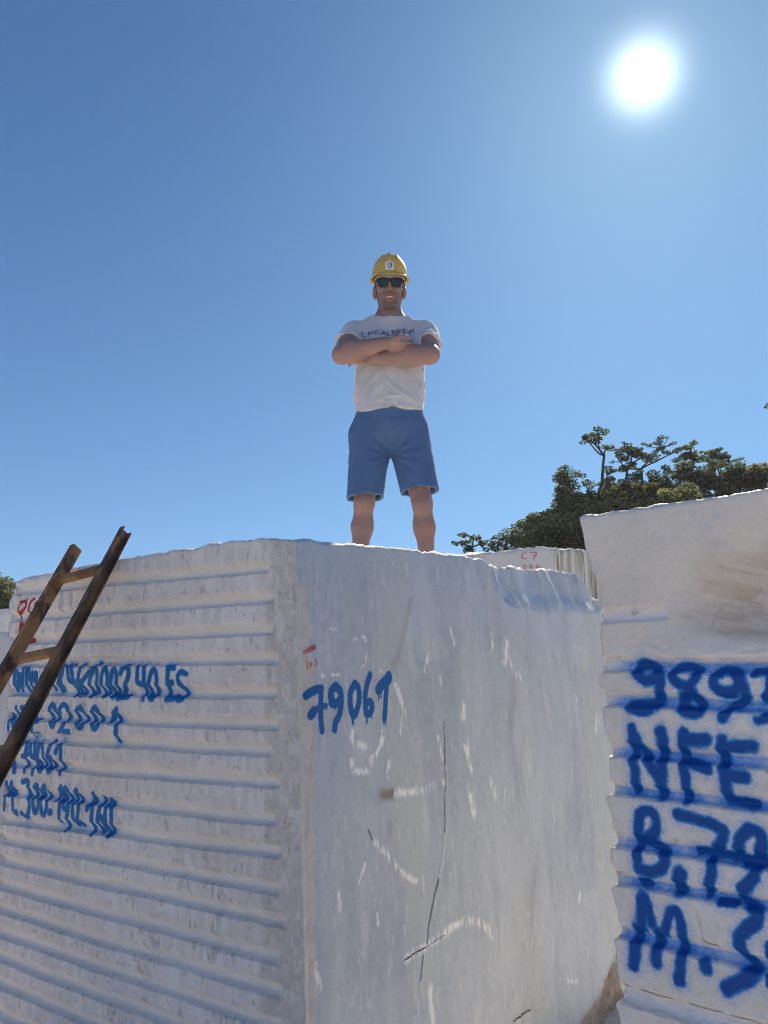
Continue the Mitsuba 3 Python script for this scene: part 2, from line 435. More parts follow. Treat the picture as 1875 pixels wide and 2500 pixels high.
def ribbed_disp(t, z):
    s = WL - t
    d = np.zeros_like(s)
    m = np.zeros_like(s)
    strip = np.zeros_like(s)
    for i, (zr, s_end, zl) in enumerate(RIBS):
        zb = zr + (zl - zr) * np.clip(s / 1.6, 0, 1.2) + 0.005 * fbm2(s * 2.2, 0 * s, 100 + i, 2) + 0.0026 * fbm2(s * 16, 0 * s, 130 + i, 2) + 0.0035 * np.abs(fbm2(s * 38, z * 6, 145 + i, 3))
        hh = 0.046 + 0.005 * fbm2(s * 1.5, 0 * s, 160 + i, 2)
        g, mm = bore_profile(z, zb, hh, 0.024, 0.36)
        e = np.sqrt(np.clip((s - s_end) / 0.020, 0, 1))
        d -= g * e
        m = np.maximum(m, mm * (e > 0.5))
        # every strip between two bores broke off a little differently
        strip = np.where(z > zb, 0.0055 * fbm2(s * 3.0, 0 * s, 200 + i, 3) + 0.003 * np.round(2 * fbm2(s * 5.5, 0 * s, 230 + i, 1)) * 0.5, strip)
    fade = sstep(0.05, 0.13, s)
    rough = 0.0026 * fbm2(s * 80, z * 14, 11, 2) + 0.0036 * fbm2(s * 24, z * 24, 12, 4) + 0.004 * fbm2(s * 3, z * 3, 13, 2)
    return d + (strip * fade + rough) * (1 - 0.65 * m), m


CHIP = [(1.30, 2.40), (1.383, 2.337), (1.436, 2.284), (1.454, 2.211), (1.51, 2.171), (1.588, 2.129), (1.709, 2.112), (1.946, 2.105), (2.217, 2.14), (2.537, 2.138), (2.95, 2.16)]


def smooth_disp(t, z):
    d = 0.0028 * fbm2(t * 2.0, z * 1.6, 21, 2) + 0.0007 * fbm2(t * 22, z * 12, 22, 4)
    zb = np.interp(t, *zip(*CHIP)) + 0.014 * fbm2(t * 14, z * 14, 23, 3)
    soft = 0.012 + 0.11 * sstep(1.52, 1.75, t)
    inside = sstep(0, 1, (z - zb + 0.004) / soft) * sstep(1.33, 1.42, t)
    depth = 0.020 + 0.22 * np.clip(z - zb, 0, 0.3) + 0.016 * fbm2(t * 8, z * 5, 24, 4) + 0.02 * np.abs(fbm2(t * 5.5, z * 1.5, 25, 2))
    # ridges that run down the broken part
    ridge = 0.020 * sstep(0.62, 0.95, 1 - np.abs(fbm2(t * 4.6 + 0.5 * z, z * 0.9, 26, 2)) * 1.6)
    d = d - inside * (depth - ridge)
    # shallow flaking along the near corner
    edge = 0.075 + 0.04 * fbm2(z * 3.5, 0 * z, 27, 3) + 0.02 * fbm2(z * 16, 0 * z, 28, 2)
    lip = np.clip((edge - t) / 0.06, 0, 1) * sstep(2.2, 1.9, z)
    d = d - 0.010 * lip + 0.002 * lip * fbm2(t * 50, z * 40, 29, 2)
    # broken foot at the far end
    foot = 0.30 + 0.18 * fbm2(t * 5, 0 * t, 30, 3) - (2.55 - t) * 0.55
    fo = sstep(0, 0.03, foot - z) * sstep(1.75, 2.0, t)
    d = d - fo * (0.05 + 0.05 * fbm2(t * 9, z * 9, 31, 3))
    return d, sstep(0.12, 0.5, lip)


def back_disp(t, z):
    return 0.015 * fbm2(t * 3, z * 3, 33, 3), 0 * t


def corner_near(z):
    c = 0.006 * fbm2(z * 6, 0 * z, 61, 3) + 0.004 * fbm2(z * 35, 0 * z, 62, 3)
    return (c - 0.006)[..., None] * (NL[:2] + NR[:2]) + (0.004 * fbm2(z * 20, 0 * z, 63, 3))[..., None] * DL[:2]


EL = [(0.0, 0.0), (1.346, -0.018), (1.60, -0.01), (1.69, -0.016), (1.905, -0.03), (1.93, -0.003), (1.95, 0.008), (2.04, 0.008), (2.11, 0.02), (2.135, 0.0), (2.17, -0.02), (2.21, -0.025)]


def edge_left(z):
    o = np.interp(z, *zip(*EL)) + 0.006 * fbm2(z * 14, 0 * z, 64, 3)
    for zr, _, zl in RIBS:
        o = o - 0.016 * np.sqrt(np.clip(1 - ((z - zl - 0.022) / 0.022) ** 2, 0, 1))
    return o[..., None] * DL[:2] - (0.006 + 0 * o)[..., None] * NL[:2]


def edge_right(z):
    o = 0.01 * fbm2(z * 5, 0 * z, 65, 3) - 0.05 * sstep(2.1, 2.35, z)
    return o[..., None] * DR[:2]


Z0 = 2.2552
TOP_RIB = [(0.0, 2.205), (0.02, 2.211), (0.22, 2.222), (0.61, 2.249), (1.077, 2.263), (1.358, 2.271), (1.538, 2.270), (WL, 2.2552)]
TOP_SMO = [(0, 2.2552), (0.15, 2.259), (0.432, 2.287), (0.764, 2.310), (1.115, 2.332), (1.36, 2.343), (1.383, 2.341), (1.43, 2.325), (1.52, 2.338), (1.796, 2.350),
           (1.98, 2.372), (2.0, 2.360), (2.222, 2.389), (2.45, 2.41), (2.47, 2.395), (2.647, 2.413), (2.76, 2.405), (2.863, 2.354), (LS, 2.25)]
main = Block([Pd, A, Pb, Pc], -0.055 * DL[:2], Z0,
             [TOP_RIB, TOP_SMO, [(0, 2.25), (1.6, 2.24)], [(0, 2.24), (np.linalg.norm(Pd - Pc), 2.205)]],
             [ribbed_disp, smooth_disp, back_disp, back_disp],
             [(edge_left, 0.05, 0.6), (corner_near, 0.045), (edge_right, 0.12), None], [0, 1, 0.5, 0.5], rim=0.0035, rimn=0.007)
cols = [np.linspace(0, main.L[0], 345), np.linspace(0, main.L[1], 400), np.linspace(0, main.L[2], 36), np.linspace(0, main.L[3], 50)]
v, f, uv = main.mesh(cols, 470, sag=0.09)
tag('marble_block', 'big white marble block the man stands on, ribbed left face, smooth right face', 'marble block', 'quarried marble blocks')
add('marble_block__stone', (v, f), 'stone_main', smooth=True, uv=uv)
NUM = '''24.7 41 1722 64 1733 97 1743 110 1742;21.9 110 1744 106 1705 102 1659 108 1603;17.2 58 1665 80 1676 131 1684;27.0 58 1656 71 1669;27.0 191 1750 160 1736 160 1703 184 1688 213 1702 217 1730 191 1750;23.4 218 1714 214 1678 201 1647 179 1627 175 1604;23.9 160 1694 180 1685;24.6 298 1758 268 1729 265 1681 282 1637 309 1667 324 1709 318 1746 298 1758;12.4 279 1634 278 1621;24.4 392 1788 373 1758 356 1718 356 1673 357 1646 383 1647 401 1671 390 1694 364 1685;7.0 362 1640 361 1616;4.6 393 1647 392 1631;36.5 513 1782 511 1772;35.7 502 1769 467 1754 443 1734;8.0 444 1731 442 1699;6.1 458 1731 456 1705;24.3 498 1756 488 1707 479 1656 472 1626;4.7 467 1626 466 1611;4.4 478 1623 477 1605'''
RED = '''2.6 50 1832 52 1810;3.5 46 1839 47 1838;2.6 63 1832 62 1812;2.3 61 1830 71 1831 72 1827 64 1822 72 1819;2.4 94 1843 81 1836 94 1830 93 1825 85 1822;3.5 32 1868 88 1889;3.5 34 1859 88 1880;2.6 49 1882 44 1863;2.6 58 1886 55 1867;2.3 67 1889 75 1886 63 1874 74 1871 67 1889;2.6 78 1894 85 1890 74 1881 84 1876 78 1894'''
BIG = '''30.1 199 1823 166 1811 182 1783 213 1772 243 1789 230 1814 199 1823;29.6 250 1786 246 1744 228 1713;34.5 228 1709 180 1703 146 1699;24.3 154 1693 182 1684 211 1691;25.9 362 1805 324 1815 286 1805 285 1780 316 1759 340 1765 356 1784 359 1805;31.0 336 1751 298 1715 314 1692 342 1685 363 1703 351 1727 336 1751;27.8 438 1805 408 1789 405 1760 433 1745 467 1751 482 1777 465 1802 438 1805;28.1 482 1779 489 1744;24.8 481 1728 442 1703 422 1678;22.6 516 1797 561 1802;22.8 561 1800 558 1750 540 1732;22.5 516 1677 557 1686;22.5 555 1737 557 1688;27.6 148 1638 150 1599 142 1558 153 1495 139 1461;29.5 155 1616 176 1572 224 1504;31.1 240 1634 244 1605 233 1565 235 1505 224 1460;26.9 309 1635 298 1570 307 1494 298 1457;31.5 310 1614 373 1618;25.1 305 1558 369 1541;29.3 417 1621 410 1566 418 1506 415 1469;26.7 419 1606 497 1611;28.5 416 1554 420 1531 470 1533;28.8 416 1471 484 1464;28.7 156 1399 148 1345 137 1300 144 1252;26.8 156 1402 184 1416 210 1399 204 1359 165 1336;29.3 144 1326 199 1324 228 1303 222 1269 181 1249 150 1251;27.6 141 1216 162 1217;35.7 268 1262 257 1218;28.2 274 1415 317 1410 365 1404 400 1392;26.1 400 1392 392 1359 356 1323 361 1291 348 1247;27.2 321 1327 403 1331 458 1325 512 1325;18.8 341 1233 337 1219;28.4 469 1404 440 1376 428 1330 453 1318 485 1335 504 1383 488 1404 469 1404;27.2 485 1332 472 1293 450 1264 436 1254;31.1 146 1175 141 1104;26.4 156 1179 173 1116;25.0 211 1105 222 1147 242 1169 258 1153 262 1107;31.9 122 1090 114 1034 105 994;30.3 190 1097 180 1050 177 1020;28.6 257 1091 253 1055 243 993;29.6 320 1047 322 1041;18.9 371 1210 411 1215;28.8 430 1230 468 1210 472 1194 448 1168 417 1140 418 1117;27.3 418 1113 449 1075;32.4 452 1070 428 1043 374 1007;22.6 496 1138 487 1047'''
L1 = '''15.5 1266 1814 1279 1825 1292 1809 1289 1782 1271 1760 1271 1730 1284 1717 1295 1733 1290 1760 1270 1787 1266 1814;15.5 1234 1825 1220 1763 1183 1760;15.5 1207 1825 1175 1706;15.5 1141 1826 1158 1789 1162 1740 1148 1705 1129 1709 1127 1740 1144 1765 1159 1747;15.5 1042 1834 1149 1746;15.5 1049 1814 1061 1807 1073 1787 1082 1759 1084 1731 1080 1711 1071 1704 1059 1712 1047 1732 1038 1759 1036 1787 1039 1807 1049 1814;15.5 988 1814 998 1807 1007 1786 1011 1759 1010 1731 1004 1711 995 1703 984 1711 976 1731 971 1759 972 1786 978 1807 988 1814;15.5 933 1810 943 1803 950 1783 953 1755 952 1728 946 1708 938 1700 929 1708 921 1728 918 1755 919 1783 925 1803 933 1810;15.5 897 1794 877 1821 850 1815 848 1784 876 1740 909 1698;15.5 909 1698 853 1704;15.5 800 1817 806 1754 757 1751;15.5 765 1817 766 1696;15.5 711 1808 723 1800 733 1780 739 1752 738 1724 732 1704 721 1697 709 1704 699 1725 693 1752 694 1780 700 1800 711 1808;15.5 633 1815 637 1696;15.5 633 1813 601 1815;15.5 636 1756 608 1759;15.5 637 1699 603 1702;15.5 535 1792 563 1802 584 1781 568 1754 540 1733 546 1705 572 1696 592 1706;15.5 1606 1721 1608 1811;15.5 1608 1811 1582 1793 1581 1739 1606 1721;15.5 1568 1721 1568 1811 1544 1722 1544 1811;15.5 1515 1722 1518 1811;15.5 1518 1811 1496 1802 1496 1771 1516 1765;15.5 1483 1724 1477 1813 1464 1747 1449 1813 1445 1725;15.5 1340 1780 1327 1812;15.5 1327 1812 1330 1728'''
L2 = '''16.5 1323 1665 1333 1659 1340 1642 1342 1620 1337 1597 1328 1581 1316 1575 1306 1582 1299 1598 1298 1621 1302 1643 1311 1660 1323 1665;16.5 1276 1641 1257 1667 1223 1662 1214 1633 1238 1591 1269 1552;16.5 1269 1552 1201 1559;16.5 1140 1656 1154 1650 1163 1635 1165 1615 1160 1595 1149 1581 1134 1576 1121 1582 1111 1597 1109 1617 1114 1636 1125 1651 1140 1656;16.5 1044 1658 1056 1652 1064 1637 1066 1617 1061 1597 1051 1582 1039 1577 1027 1583 1019 1598 1017 1618 1021 1638 1031 1653 1044 1658;16.5 964 1609 912 1655;16.5 912 1655 913 1537;15.5 1632 1527 1632 1644 1581 1529 1581 1645;15.5 1542 1646 1538 1531;15.5 1542 1644 1509 1647;15.5 1541 1588 1512 1593;15.5 1463 1644 1461 1534;15.5 1463 1642 1417 1645;15.5 1463 1589 1423 1594;15.5 1461 1536 1412 1540'''
L3 = '''15.5 1636 1380 1637 1499;15.5 1637 1499 1604 1489 1606 1453 1634 1442;15.5 1634 1442 1597 1433 1599 1394 1636 1380;20.9 1568 1384 1563 1384;15.5 1525 1497 1481 1515 1493 1452 1494 1386;15.5 1517 1444 1475 1456;15.5 1449 1517 1457 1511 1462 1498 1463 1480 1459 1462 1452 1449 1443 1445 1435 1450 1429 1464 1429 1482 1432 1499 1440 1512 1449 1517;15.5 1429 1482 1427 1435 1436 1379;15.5 1393 1505 1403 1497 1409 1476 1410 1447 1405 1419 1396 1398 1385 1391 1375 1399 1369 1421 1368 1449 1373 1478 1382 1498 1393 1505;15.5 1314 1517 1336 1479 1344 1428 1331 1394 1309 1399 1304 1430 1321 1455 1340 1436;15.5 1285 1474 1253 1527;15.5 1253 1527 1249 1393'''
L4 = '''15.5 1625 1223 1627 1357 1596 1259 1580 1360 1562 1228;20.9 1538 1215 1533 1215;15.5 1502 1341 1451 1353 1478 1293;15.5 1478 1293 1443 1272 1448 1218 1479 1199 1499 1216;15.5 1406 1336 1415 1328 1421 1307 1423 1280 1419 1252 1411 1233 1402 1226 1393 1234 1387 1255 1385 1283 1389 1310 1396 1330 1406 1336;15.5 1351 1337 1361 1329 1368 1307 1370 1278 1366 1250 1356 1230 1345 1223 1334 1232 1327 1253 1325 1282 1330 1310 1339 1330 1351 1337;20.9 1304 1239 1300 1240;15.5 1272 1289 1239 1340;15.5 1239 1340 1243 1212;15.5 1207 1339 1217 1333 1223 1318 1225 1297 1222 1277 1215 1262 1205 1258 1196 1264 1190 1279 1188 1300 1191 1320 1198 1335 1207 1339;15.5 1188 1300 1188 1247 1201 1182;15.5 1143 1335 1152 1325 1158 1301 1160 1269 1156 1236 1149 1213 1139 1206 1130 1215 1124 1239 1122 1272 1126 1304 1133 1327 1143 1335;20.9 1110 1212 1105 1212;15.5 1071 1270 1039 1328;15.5 1039 1328 1042 1181;15.5 979 1319 1000 1279 1008 1228 996 1193 977 1199 972 1231 987 1255 1004 1236;15.5 946 1314 955 1305 961 1280 963 1247 959 1215 951 1192 941 1184 932 1194 926 1218 925 1251 928 1283 936 1306 946 1314'''
PC = '''10.6 1596 2111 1619 2058 1612 2046 1621 2028;14.1 1596 2109 1553 2114 1551 2081 1610 2060;7.6 1549 2113 1542 2124;11.5 1495 2121 1526 2101 1531 2076 1532 2060;12.8 1449 2109 1484 2104 1486 2089;24.5 1581 2010 1588 1976;15.6 1564 2009 1572 1991;25.1 1543 1931 1508 1937'''
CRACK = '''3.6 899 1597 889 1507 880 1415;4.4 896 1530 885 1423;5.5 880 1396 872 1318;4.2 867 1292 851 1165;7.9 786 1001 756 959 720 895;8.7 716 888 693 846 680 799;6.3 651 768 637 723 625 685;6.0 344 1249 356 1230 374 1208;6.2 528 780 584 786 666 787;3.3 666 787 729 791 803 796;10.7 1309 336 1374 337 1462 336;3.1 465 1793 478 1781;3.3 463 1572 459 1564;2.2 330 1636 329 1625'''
SCRATCH = '''21.2 381 1203 458 1141 565 1052 637 1019;13.1 677 1031 667 942;27.2 540 783 722 793 925 815 1031 799 1155 736 1169 698;13.2 324 1143 275 1080;22.4 177 1072 175 1031;16.3 262 1494 266 1456 358 1447 447 1534 463 1558;21.6 481 1419 492 1466;32.9 1068 1314 1090 1201;7.2 1392 1268 1366 1183 1367 1125;17.4 840 1533 865 1451;21.5 1054 1491 1096 1376;25.3 533 1349 685 1339 871 1353;7.0 850 1157 826 1052 786 1001;11.0 281 882 267 845;31.7 689 641 692 535;24.2 2124 664 2099 627;15.8 1835 366 1904 317 1983 300;31.2 1269 1311 1291 1250;10.2 2157 401 2143 332;13.6 376 965 381 935;18.4 51 890 70 827;10.2 368 1930 382 1898 372 1843 347 1811;8.2 302 1916 361 1929;13.2 998 1989 1025 1915;48.8 1527 1939 1490 1856;25.0 1537 1867 1573 1815 1647 1773;21.8 561 1746 598 1672 608 1631 574 1569;23.5 283 1601 268 1551 354 1530;12.0 464 1591 431 1517 363 1477;18.6 264 1486 274 1449 361 1448;16.2 495 1466 478 1429;25.3 1070 1504 1083 1405;38.5 1062 1648 1057 1612;7.7 169 1949 205 1951;11.3 116 1787 209 1790;20.8 1379 1975 1380 1915;19.0 803 1865 777 1804;11.5 2327 1675 2354 1580 2287 1467;50.7 2623 1520 2589 1461;18.4 885 1777 887 1751;10.6 466 1804 485 1779;7.6 238 1773 249 1751'''
VEIN = '''57.8 1570 1763 1545 1662 1507 1553;7.3 53 2103 60 2014;4.6 155 2105 130 1840 94 1753;4.2 75 1654 58 1453;8.0 1021 2123 1019 2056;33.6 698 2090 601 1879 522 1796;4.3 65 1583 26 1237;59.0 1632 876 1557 745;17.1 1691 976 1510 576;25.0 481 1253 475 1207'''
STAIN = '''36.8 440 1356 533 1349'''
rev = lambda s: WL - s
for name, key in ((L1, 'first'), (L2, 'second'), (L3, 'third'), (L4, 'fourth')):
    patch(main, 0, parse(name), 'paint_blue_ribbed', 'marble_block__painted_line', rev, res=0.0034, soft=0.50, halo=0.012, halo_w=0.12, wide=1.45, lift=0.0018, trapped=0.30, ragged=0.35, seed=len(key),
          label={'first': 'topmost line of blue spray paint, a long number ending in ES', 'second': 'second line of blue spray paint, ending in 02001',
                 'third': 'third line of blue spray paint, B. 79061', 'fourth': 'lowest line of blue spray paint, M. 300.190.160'}[key])
patch(main, 0, parse(PC), 'paint_red_ribbed', 'marble_block__red_mark', rev, res=0.0036, soft=0.3, halo=0.012, halo_w=0.12, ragged=0.25, label='red painted letters at the far upper left')
patch(main, 1, parse(NUM), 'paint_blue_smooth', 'marble_block__painted_number', res=0.0026, soft=0.20, halo=0.011, halo_w=0.20, wide=1.16, ragged=0.18, drips=True, lift=0.0014, label='blue sprayed number 79061 with drips')
patch(main, 1, parse(RED), 'paint_red_smooth', 'marble_block__red_handwriting', res=0.0012, soft=0.5, wide=1.0, ragged=0.05, lift=0.0012, label='small red crayon letters IRS under a crossed-out number')
tag(patch(main, 1, parse(VEIN), 'grey_vein', 'marble_block__grey_vein', res=0.004, soft=0.85, ragged=0.8, lift=0.0004), kind='stuff')
patch(main, 1, parse(STAIN), 'earth_stain', 'marble_block__stain', res=0.004, soft=0.8, ragged=0.5, lift=0.0006)
FOOT = [(np.array([(1.72, -0.03), (2.0, 0.04), (2.3, 0.08), (2.42, 0.16), (2.7, 0.10)]), 0.17), (np.array([(1.9, -0.06), (2.7, -0.02)]), 0.22)]
patch(main, 1, FOOT, 'earth_stain', 'marble_block__stain', res=0.006, soft=0.3, ragged=4.0, lift=0.001, label='brown broken foot of the smooth face at its far end')
tag(patch(main, 1, parse(SCRATCH), 'chalk_scratch', 'marble_block__chalky_scratch', res=0.0032, soft=0.85, wide=1.05, ragged=1.0, lift=0.0008), kind='stuff')
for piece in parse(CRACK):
    patch(main, 1, [piece], 'crack_dirt_shade', 'marble_block__crack', res=0.0013, soft=0.6, wide=0.72, ragged=0.9, lift=0.0018)

# right-hand block
BB = np.array([0.6327, 2.465])
WR = 1.75
RB = [(1.946, 1.946, .024, .28), (1.798, 1.790, .024, 9), (1.696, 1.691, .025, 9), (1.549, 1.551, .023, 9), (1.441, 1.447, .021, 9), (1.295, 1.307, .0235, 9),
      (1.193, 1.208, .020, 9), (1.050, 1.063, .0225, 9), (0.882, 0.902, .026, 9), (0.76, 0.78, .024, 9), (0.63, 0.65, .024, 9), (0.5, 0.52, .024, 9), (0.37, 0.39, .024, 9), (0.23, 0.25, .024, 9)]


def right_disp(t, z):
    d, m, strip = np.zeros_like(t), np.zeros_like(t), np.zeros_like(t)
    for i, (z0, z1, h, smax) in enumerate(RB):
        zb = z0 + (z1 - z0) * np.clip((t - 0.06) / 0.45, -0.2, 2) + 0.003 * fbm2(t * 5, 0 * t, 300 + i, 2) + 0.0015 * fbm2(t * 30, 0 * t, 330 + i, 2) + 0.002 * np.abs(fbm2(t * 50, z * 8, 340 + i, 3))
        g, mm = bore_profile(z, zb, 2.05 * h, 0.026 if i else 0.014, 0.42)
        e = np.sqrt(np.clip((smax - t) / 0.02, 0, 1))
        d -= g * e
        m = np.maximum(m, mm * (e > 0.5))
        if i:
            strip = np.where(z > zb, 0.010 * fbm2(t * 2.6, 0 * t, 350 + i, 3) + 0.004 * math.sin(i * 2.4), strip)
    up = sstep(1.835, 1.85, z)
    strip = strip * (1 - up)
    # broken upper part: a shallow bowl with a ledge above the first bore
    bowl = -0.045 * np.exp(-(((t - 0.55) / 0.28) ** 2 + ((z - 1.99) / 0.11) ** 2)) + 0.012 * fbm2(t * 3.5, z * 3.5, 370, 4)
    ledge = 0.012 * sstep(1.93, 1.86, z) * sstep(0.20, 0.45, t)
    d = d + up * (bowl + ledge)
    d = d + (0.0020 * fbm2(t * 40, z * 40, 371, 4) + 0.0045 * fbm2(t * 7, z * 7, 372, 3)) * (1 - 0.7 * m)
    return d, m


ER = [(0.0, 0.05), (0.842, 0.052), (0.87, 0.046), (0.90, 0.060), (0.96, 0.052), (1.045, 0.050), (1.07, 0.064), (1.10, 0.062), (1.18, 0.050), (1.20, 0.062), (1.235, 0.062), (1.255, 0.050), (1.29, 0.052), (1.31, 0.066),
      (1.345, 0.066), (1.36, 0.062), (1.435, 0.050), (1.45, 0.066), (1.487, 0.068), (1.50, 0.060), (1.54, 0.060), (1.56, 0.070), (1.60, 0.064), (1.62, 0.054), (1.69, 0.052), (1.71, 0.060), (1.745, 0.060), (1.755, 0.050), (1.79, 0.048), (1.80, 0.056),
      (1.84, 0.060), (1.90, 0.056), (1.957, 0.057), (1.99, 0.060), (2.03, 0.058), (2.072, 0.056), (2.10, 0.046), (2.164, 0.024), (2.22, 0.014), (2.291, 0.0)]


def edge_r(z):
    o = np.interp(z, *zip(*ER))
    o = o + 0.9 * (o - np.interp(z, [0, 1.9, 2.07, 2.29], [0.055, 0.058, 0.056, 0.0])) * (z < 1.95) + 0.0035 * fbm2(z * 40, 0 * z, 381, 3)
    return o[..., None] * DB[:2] - 0.004 * (1 + fbm2(z * 30, 0 * z, 382, 2))[..., None] * NB[:2]


IB = -NB[:2]
Pq = [BB, BB + WR * DB[:2], BB + WR * DB[:2] + 1.5 * IB, BB + 1.5 * IB]
right = Block(Pq, np.zeros(2), 2.2908, [[(0, 2.2908), (0.248, 2.282), (0.462, 2.278), (0.6, 2.280), (WR, 2.29)], [(0, 2.29), (1.5, 2.3)], [(0, 2.3), (WR, 2.3)], [(0, 2.3), (1.5, 2.2908)]],
              [right_disp, back_disp, back_disp, back_disp], [(edge_r, 0.07, 1.4), None, None, None], [0, 0.5, 0.5, 0.5], rim=0.003, rimn=0.0022, winw=0.004)
cols = [np.concatenate([np.linspace(0, 0.78, 200), np.linspace(0.80, WR, 60)]), np.linspace(0, 1.5, 40), np.linspace(0, WR, 40), np.linspace(0, 1.5, 120)]
v, f, uv = right.mesh(cols, 500, sag=0.02)
tag('marble_block_001', 'white marble block cut by the right edge, with large blurred blue spray lettering', 'marble block', 'quarried marble blocks')
add('marble_block_001__stone', (v, f), 'stone_right', smooth=True, uv=uv)
patch(right, 0, parse(BIG), 'paint_blue_right', 'marble_block_001__painted_lettering', res=0.0028, soft=0.70, halo=0.026, halo_w=0.24, wide=1.22, trapped=0.46, ragged=0.7, lift=0.0030, keep=0.02, label='large blurred blue letters and digits, 9 8 9, N F E, B. 79')
# blocks further back
def plain_disp(seed, amp=0.012):
    return lambda t, z: (amp * fbm2(t * 2.4, z * 2.4, seed, 4), 0 * t)


def streak_disp(seed):
    return lambda t, z: (0.035 * fbm2(t * 7, z * 1.2, seed, 3) + 0.012 * fbm2(t * 25, z * 5, seed + 1, 2), 0 * t)


def far_fn(p, n, uv):
    c = mix((0.56, 0.57, 0.57), (0.72, 0.72, 0.71), f3(p.x * 3, p.y * 3, p.z * 2.2))
    vein = ss(0.035, 0.0, dr.abs(f3(p.x * 2.0 + p.z * 1.4, p.z * 2.2, 7.0) - 0.5)) * 0.15
    c = mix(c, mi.Color3f(0.36, 0.38, 0.38), vein)
    st = ss(0.42, 0.68, f3((p.x + p.y) * 11, p.z * 1.3, 3.0))
    weather = mix(mix((0.66, 0.665, 0.63), (0.40, 0.405, 0.34), st), (0.22, 0.21, 0.17), ss(0.62, 0.75, f3((p.x + p.y) * 26, p.z * 2.2, 13.0)))
    return mix(c, weather, ss(0.6, 0.9, uv.y))


scene['stone_far'] = stone(far_fn, 0.7)


def far_block(near, d0, l0, d1, l1, tops, kinds, key, label, seed, disps, zbot=-0.06, n=60):
    """near: the near corner; face 0 arrives there along d0 over l0, face 1 leaves along d1 over l1."""
    near, d0, d1 = (np.asarray(q, float) for q in (near, d0, d1))
    d0, d1 = d0 / np.linalg.norm(d0), d1 / np.linalg.norm(d1)
    Pl, Pr = near - d0 * l0, near + d1 * l1
    Pk = Pr - d0 * l0
    b = Block([Pl, near, Pr, Pk], np.zeros(2), tops[0][-1][1], [tops[0], tops[1], [(0, tops[1][-1][1]), (l0, tops[1][-1][1] + 0.02)], [(0, tops[1][-1][1] + 0.02), (np.linalg.norm(Pl - Pk), tops[0][0][1])]],
              disps, [None, (lambda z: 0.02 * fbm2(z * 5, 0 * z, seed, 3)[..., None] * np.array([1.0, 0.3]), 0.1), None, None], kinds, rim=0.012, rimn=0.022, zbot=zbot)
    cols = [np.linspace(0, b.L[k], n if k < 2 else n // 2) for k in range(4)]
    v, f, uv = b.mesh(cols, n, sag=0.03)
    tag(key, label, 'marble block', 'quarried marble blocks')
    add(f'{key}__stone', (v, f), 'stone_far', smooth=True, uv=uv)
    return b


c7 = far_block([1.66, 7.5], [1, -0.06], 2.2, [0.72, 0.69], 2.4,
               [[(0, 2.86), (1.1, 2.90), (1.31, 2.905), (1.62, 2.955), (1.9, 2.99), (2.1, 3.0), (2.2, 2.985)], [(0, 2.985), (0.2, 2.99), (0.45, 3.03), (0.7, 3.02), (1.1, 3.10), (2.4, 3.2)]],
               [0, 1, 0.2, 0.2], 'marble_block_002', 'pale marble block behind the big one, marked C7 in red, its right side streaked', 400,
               [plain_disp(401), streak_disp(402), plain_disp(404), plain_disp(405)], n=110)
scene['paint_red_far'] = {'type': 'twosided', 'bsdf': {'type': 'principled', 'base_color': mikit.proc(lambda p, n, uv: mix(mi.Color3f(0.62, 0.60, 0.60), mi.Color3f(0.46, 0.22, 0.23), ss(0.15, 0.7, uv.x))), 'roughness': 0.7}}
sC = lambda pts: np.array(pts, float)
C7 = [(sC([(1.93, 2.945), (1.895, 2.935), (1.89, 2.905), (1.90, 2.885), (1.935, 2.888)]), .009), (sC([(1.98, 2.945), (2.045, 2.95), (2.02, 2.915), (2.005, 2.88)]), .009), (sC([(2.0, 2.914), (2.04, 2.916)]), .007),
      (sC([(1.90, 2.80), (1.915, 2.83), (1.93, 2.80), (1.915, 2.77), (1.90, 2.80)]), .008), (sC([(1.99, 2.81), (1.965, 2.825), (1.97, 2.80), (1.99, 2.81), (1.985, 2.76)]), .008), (sC([(2.03, 2.80), (2.045, 2.83), (2.06, 2.80), (2.045, 2.77), (2.03, 2.80)]), .008)]
patch(c7, 0, C7, 'paint_red_far', 'marble_block_002__red_handwriting', res=0.004, soft=0.4, wide=1.3, ragged=0.1, lift=0.003, label='faint red crayon C7 with a smaller number below')
far_block([-2.55, 6.2], [1, -0.12], 2.6, [0.45, 0.9], 1.7, [[(0, 2.10), (2.2, 2.115), (2.6, 2.11)], [(0, 2.11), (1.7, 2.12)]], [0, 0.2, 0.2, 0.2], 'marble_block_003',
          'grey white marble block at the left edge, lower one behind the steel ladder', 410, [plain_disp(411), plain_disp(412), plain_disp(413), plain_disp(414)])
far_block([-3.9, 9.0], [1, -0.08], 2.8, [0.5, 0.87], 1.8, [[(0, 2.50), (2.8, 2.52)], [(0, 2.52), (1.8, 2.50)]], [0, 0.2, 0.2, 0.2], 'marble_block_004',
          'bluish white marble block at the left edge, taller one under the far bushes', 420, [plain_disp(421), plain_disp(422), plain_disp(423), plain_disp(424)])

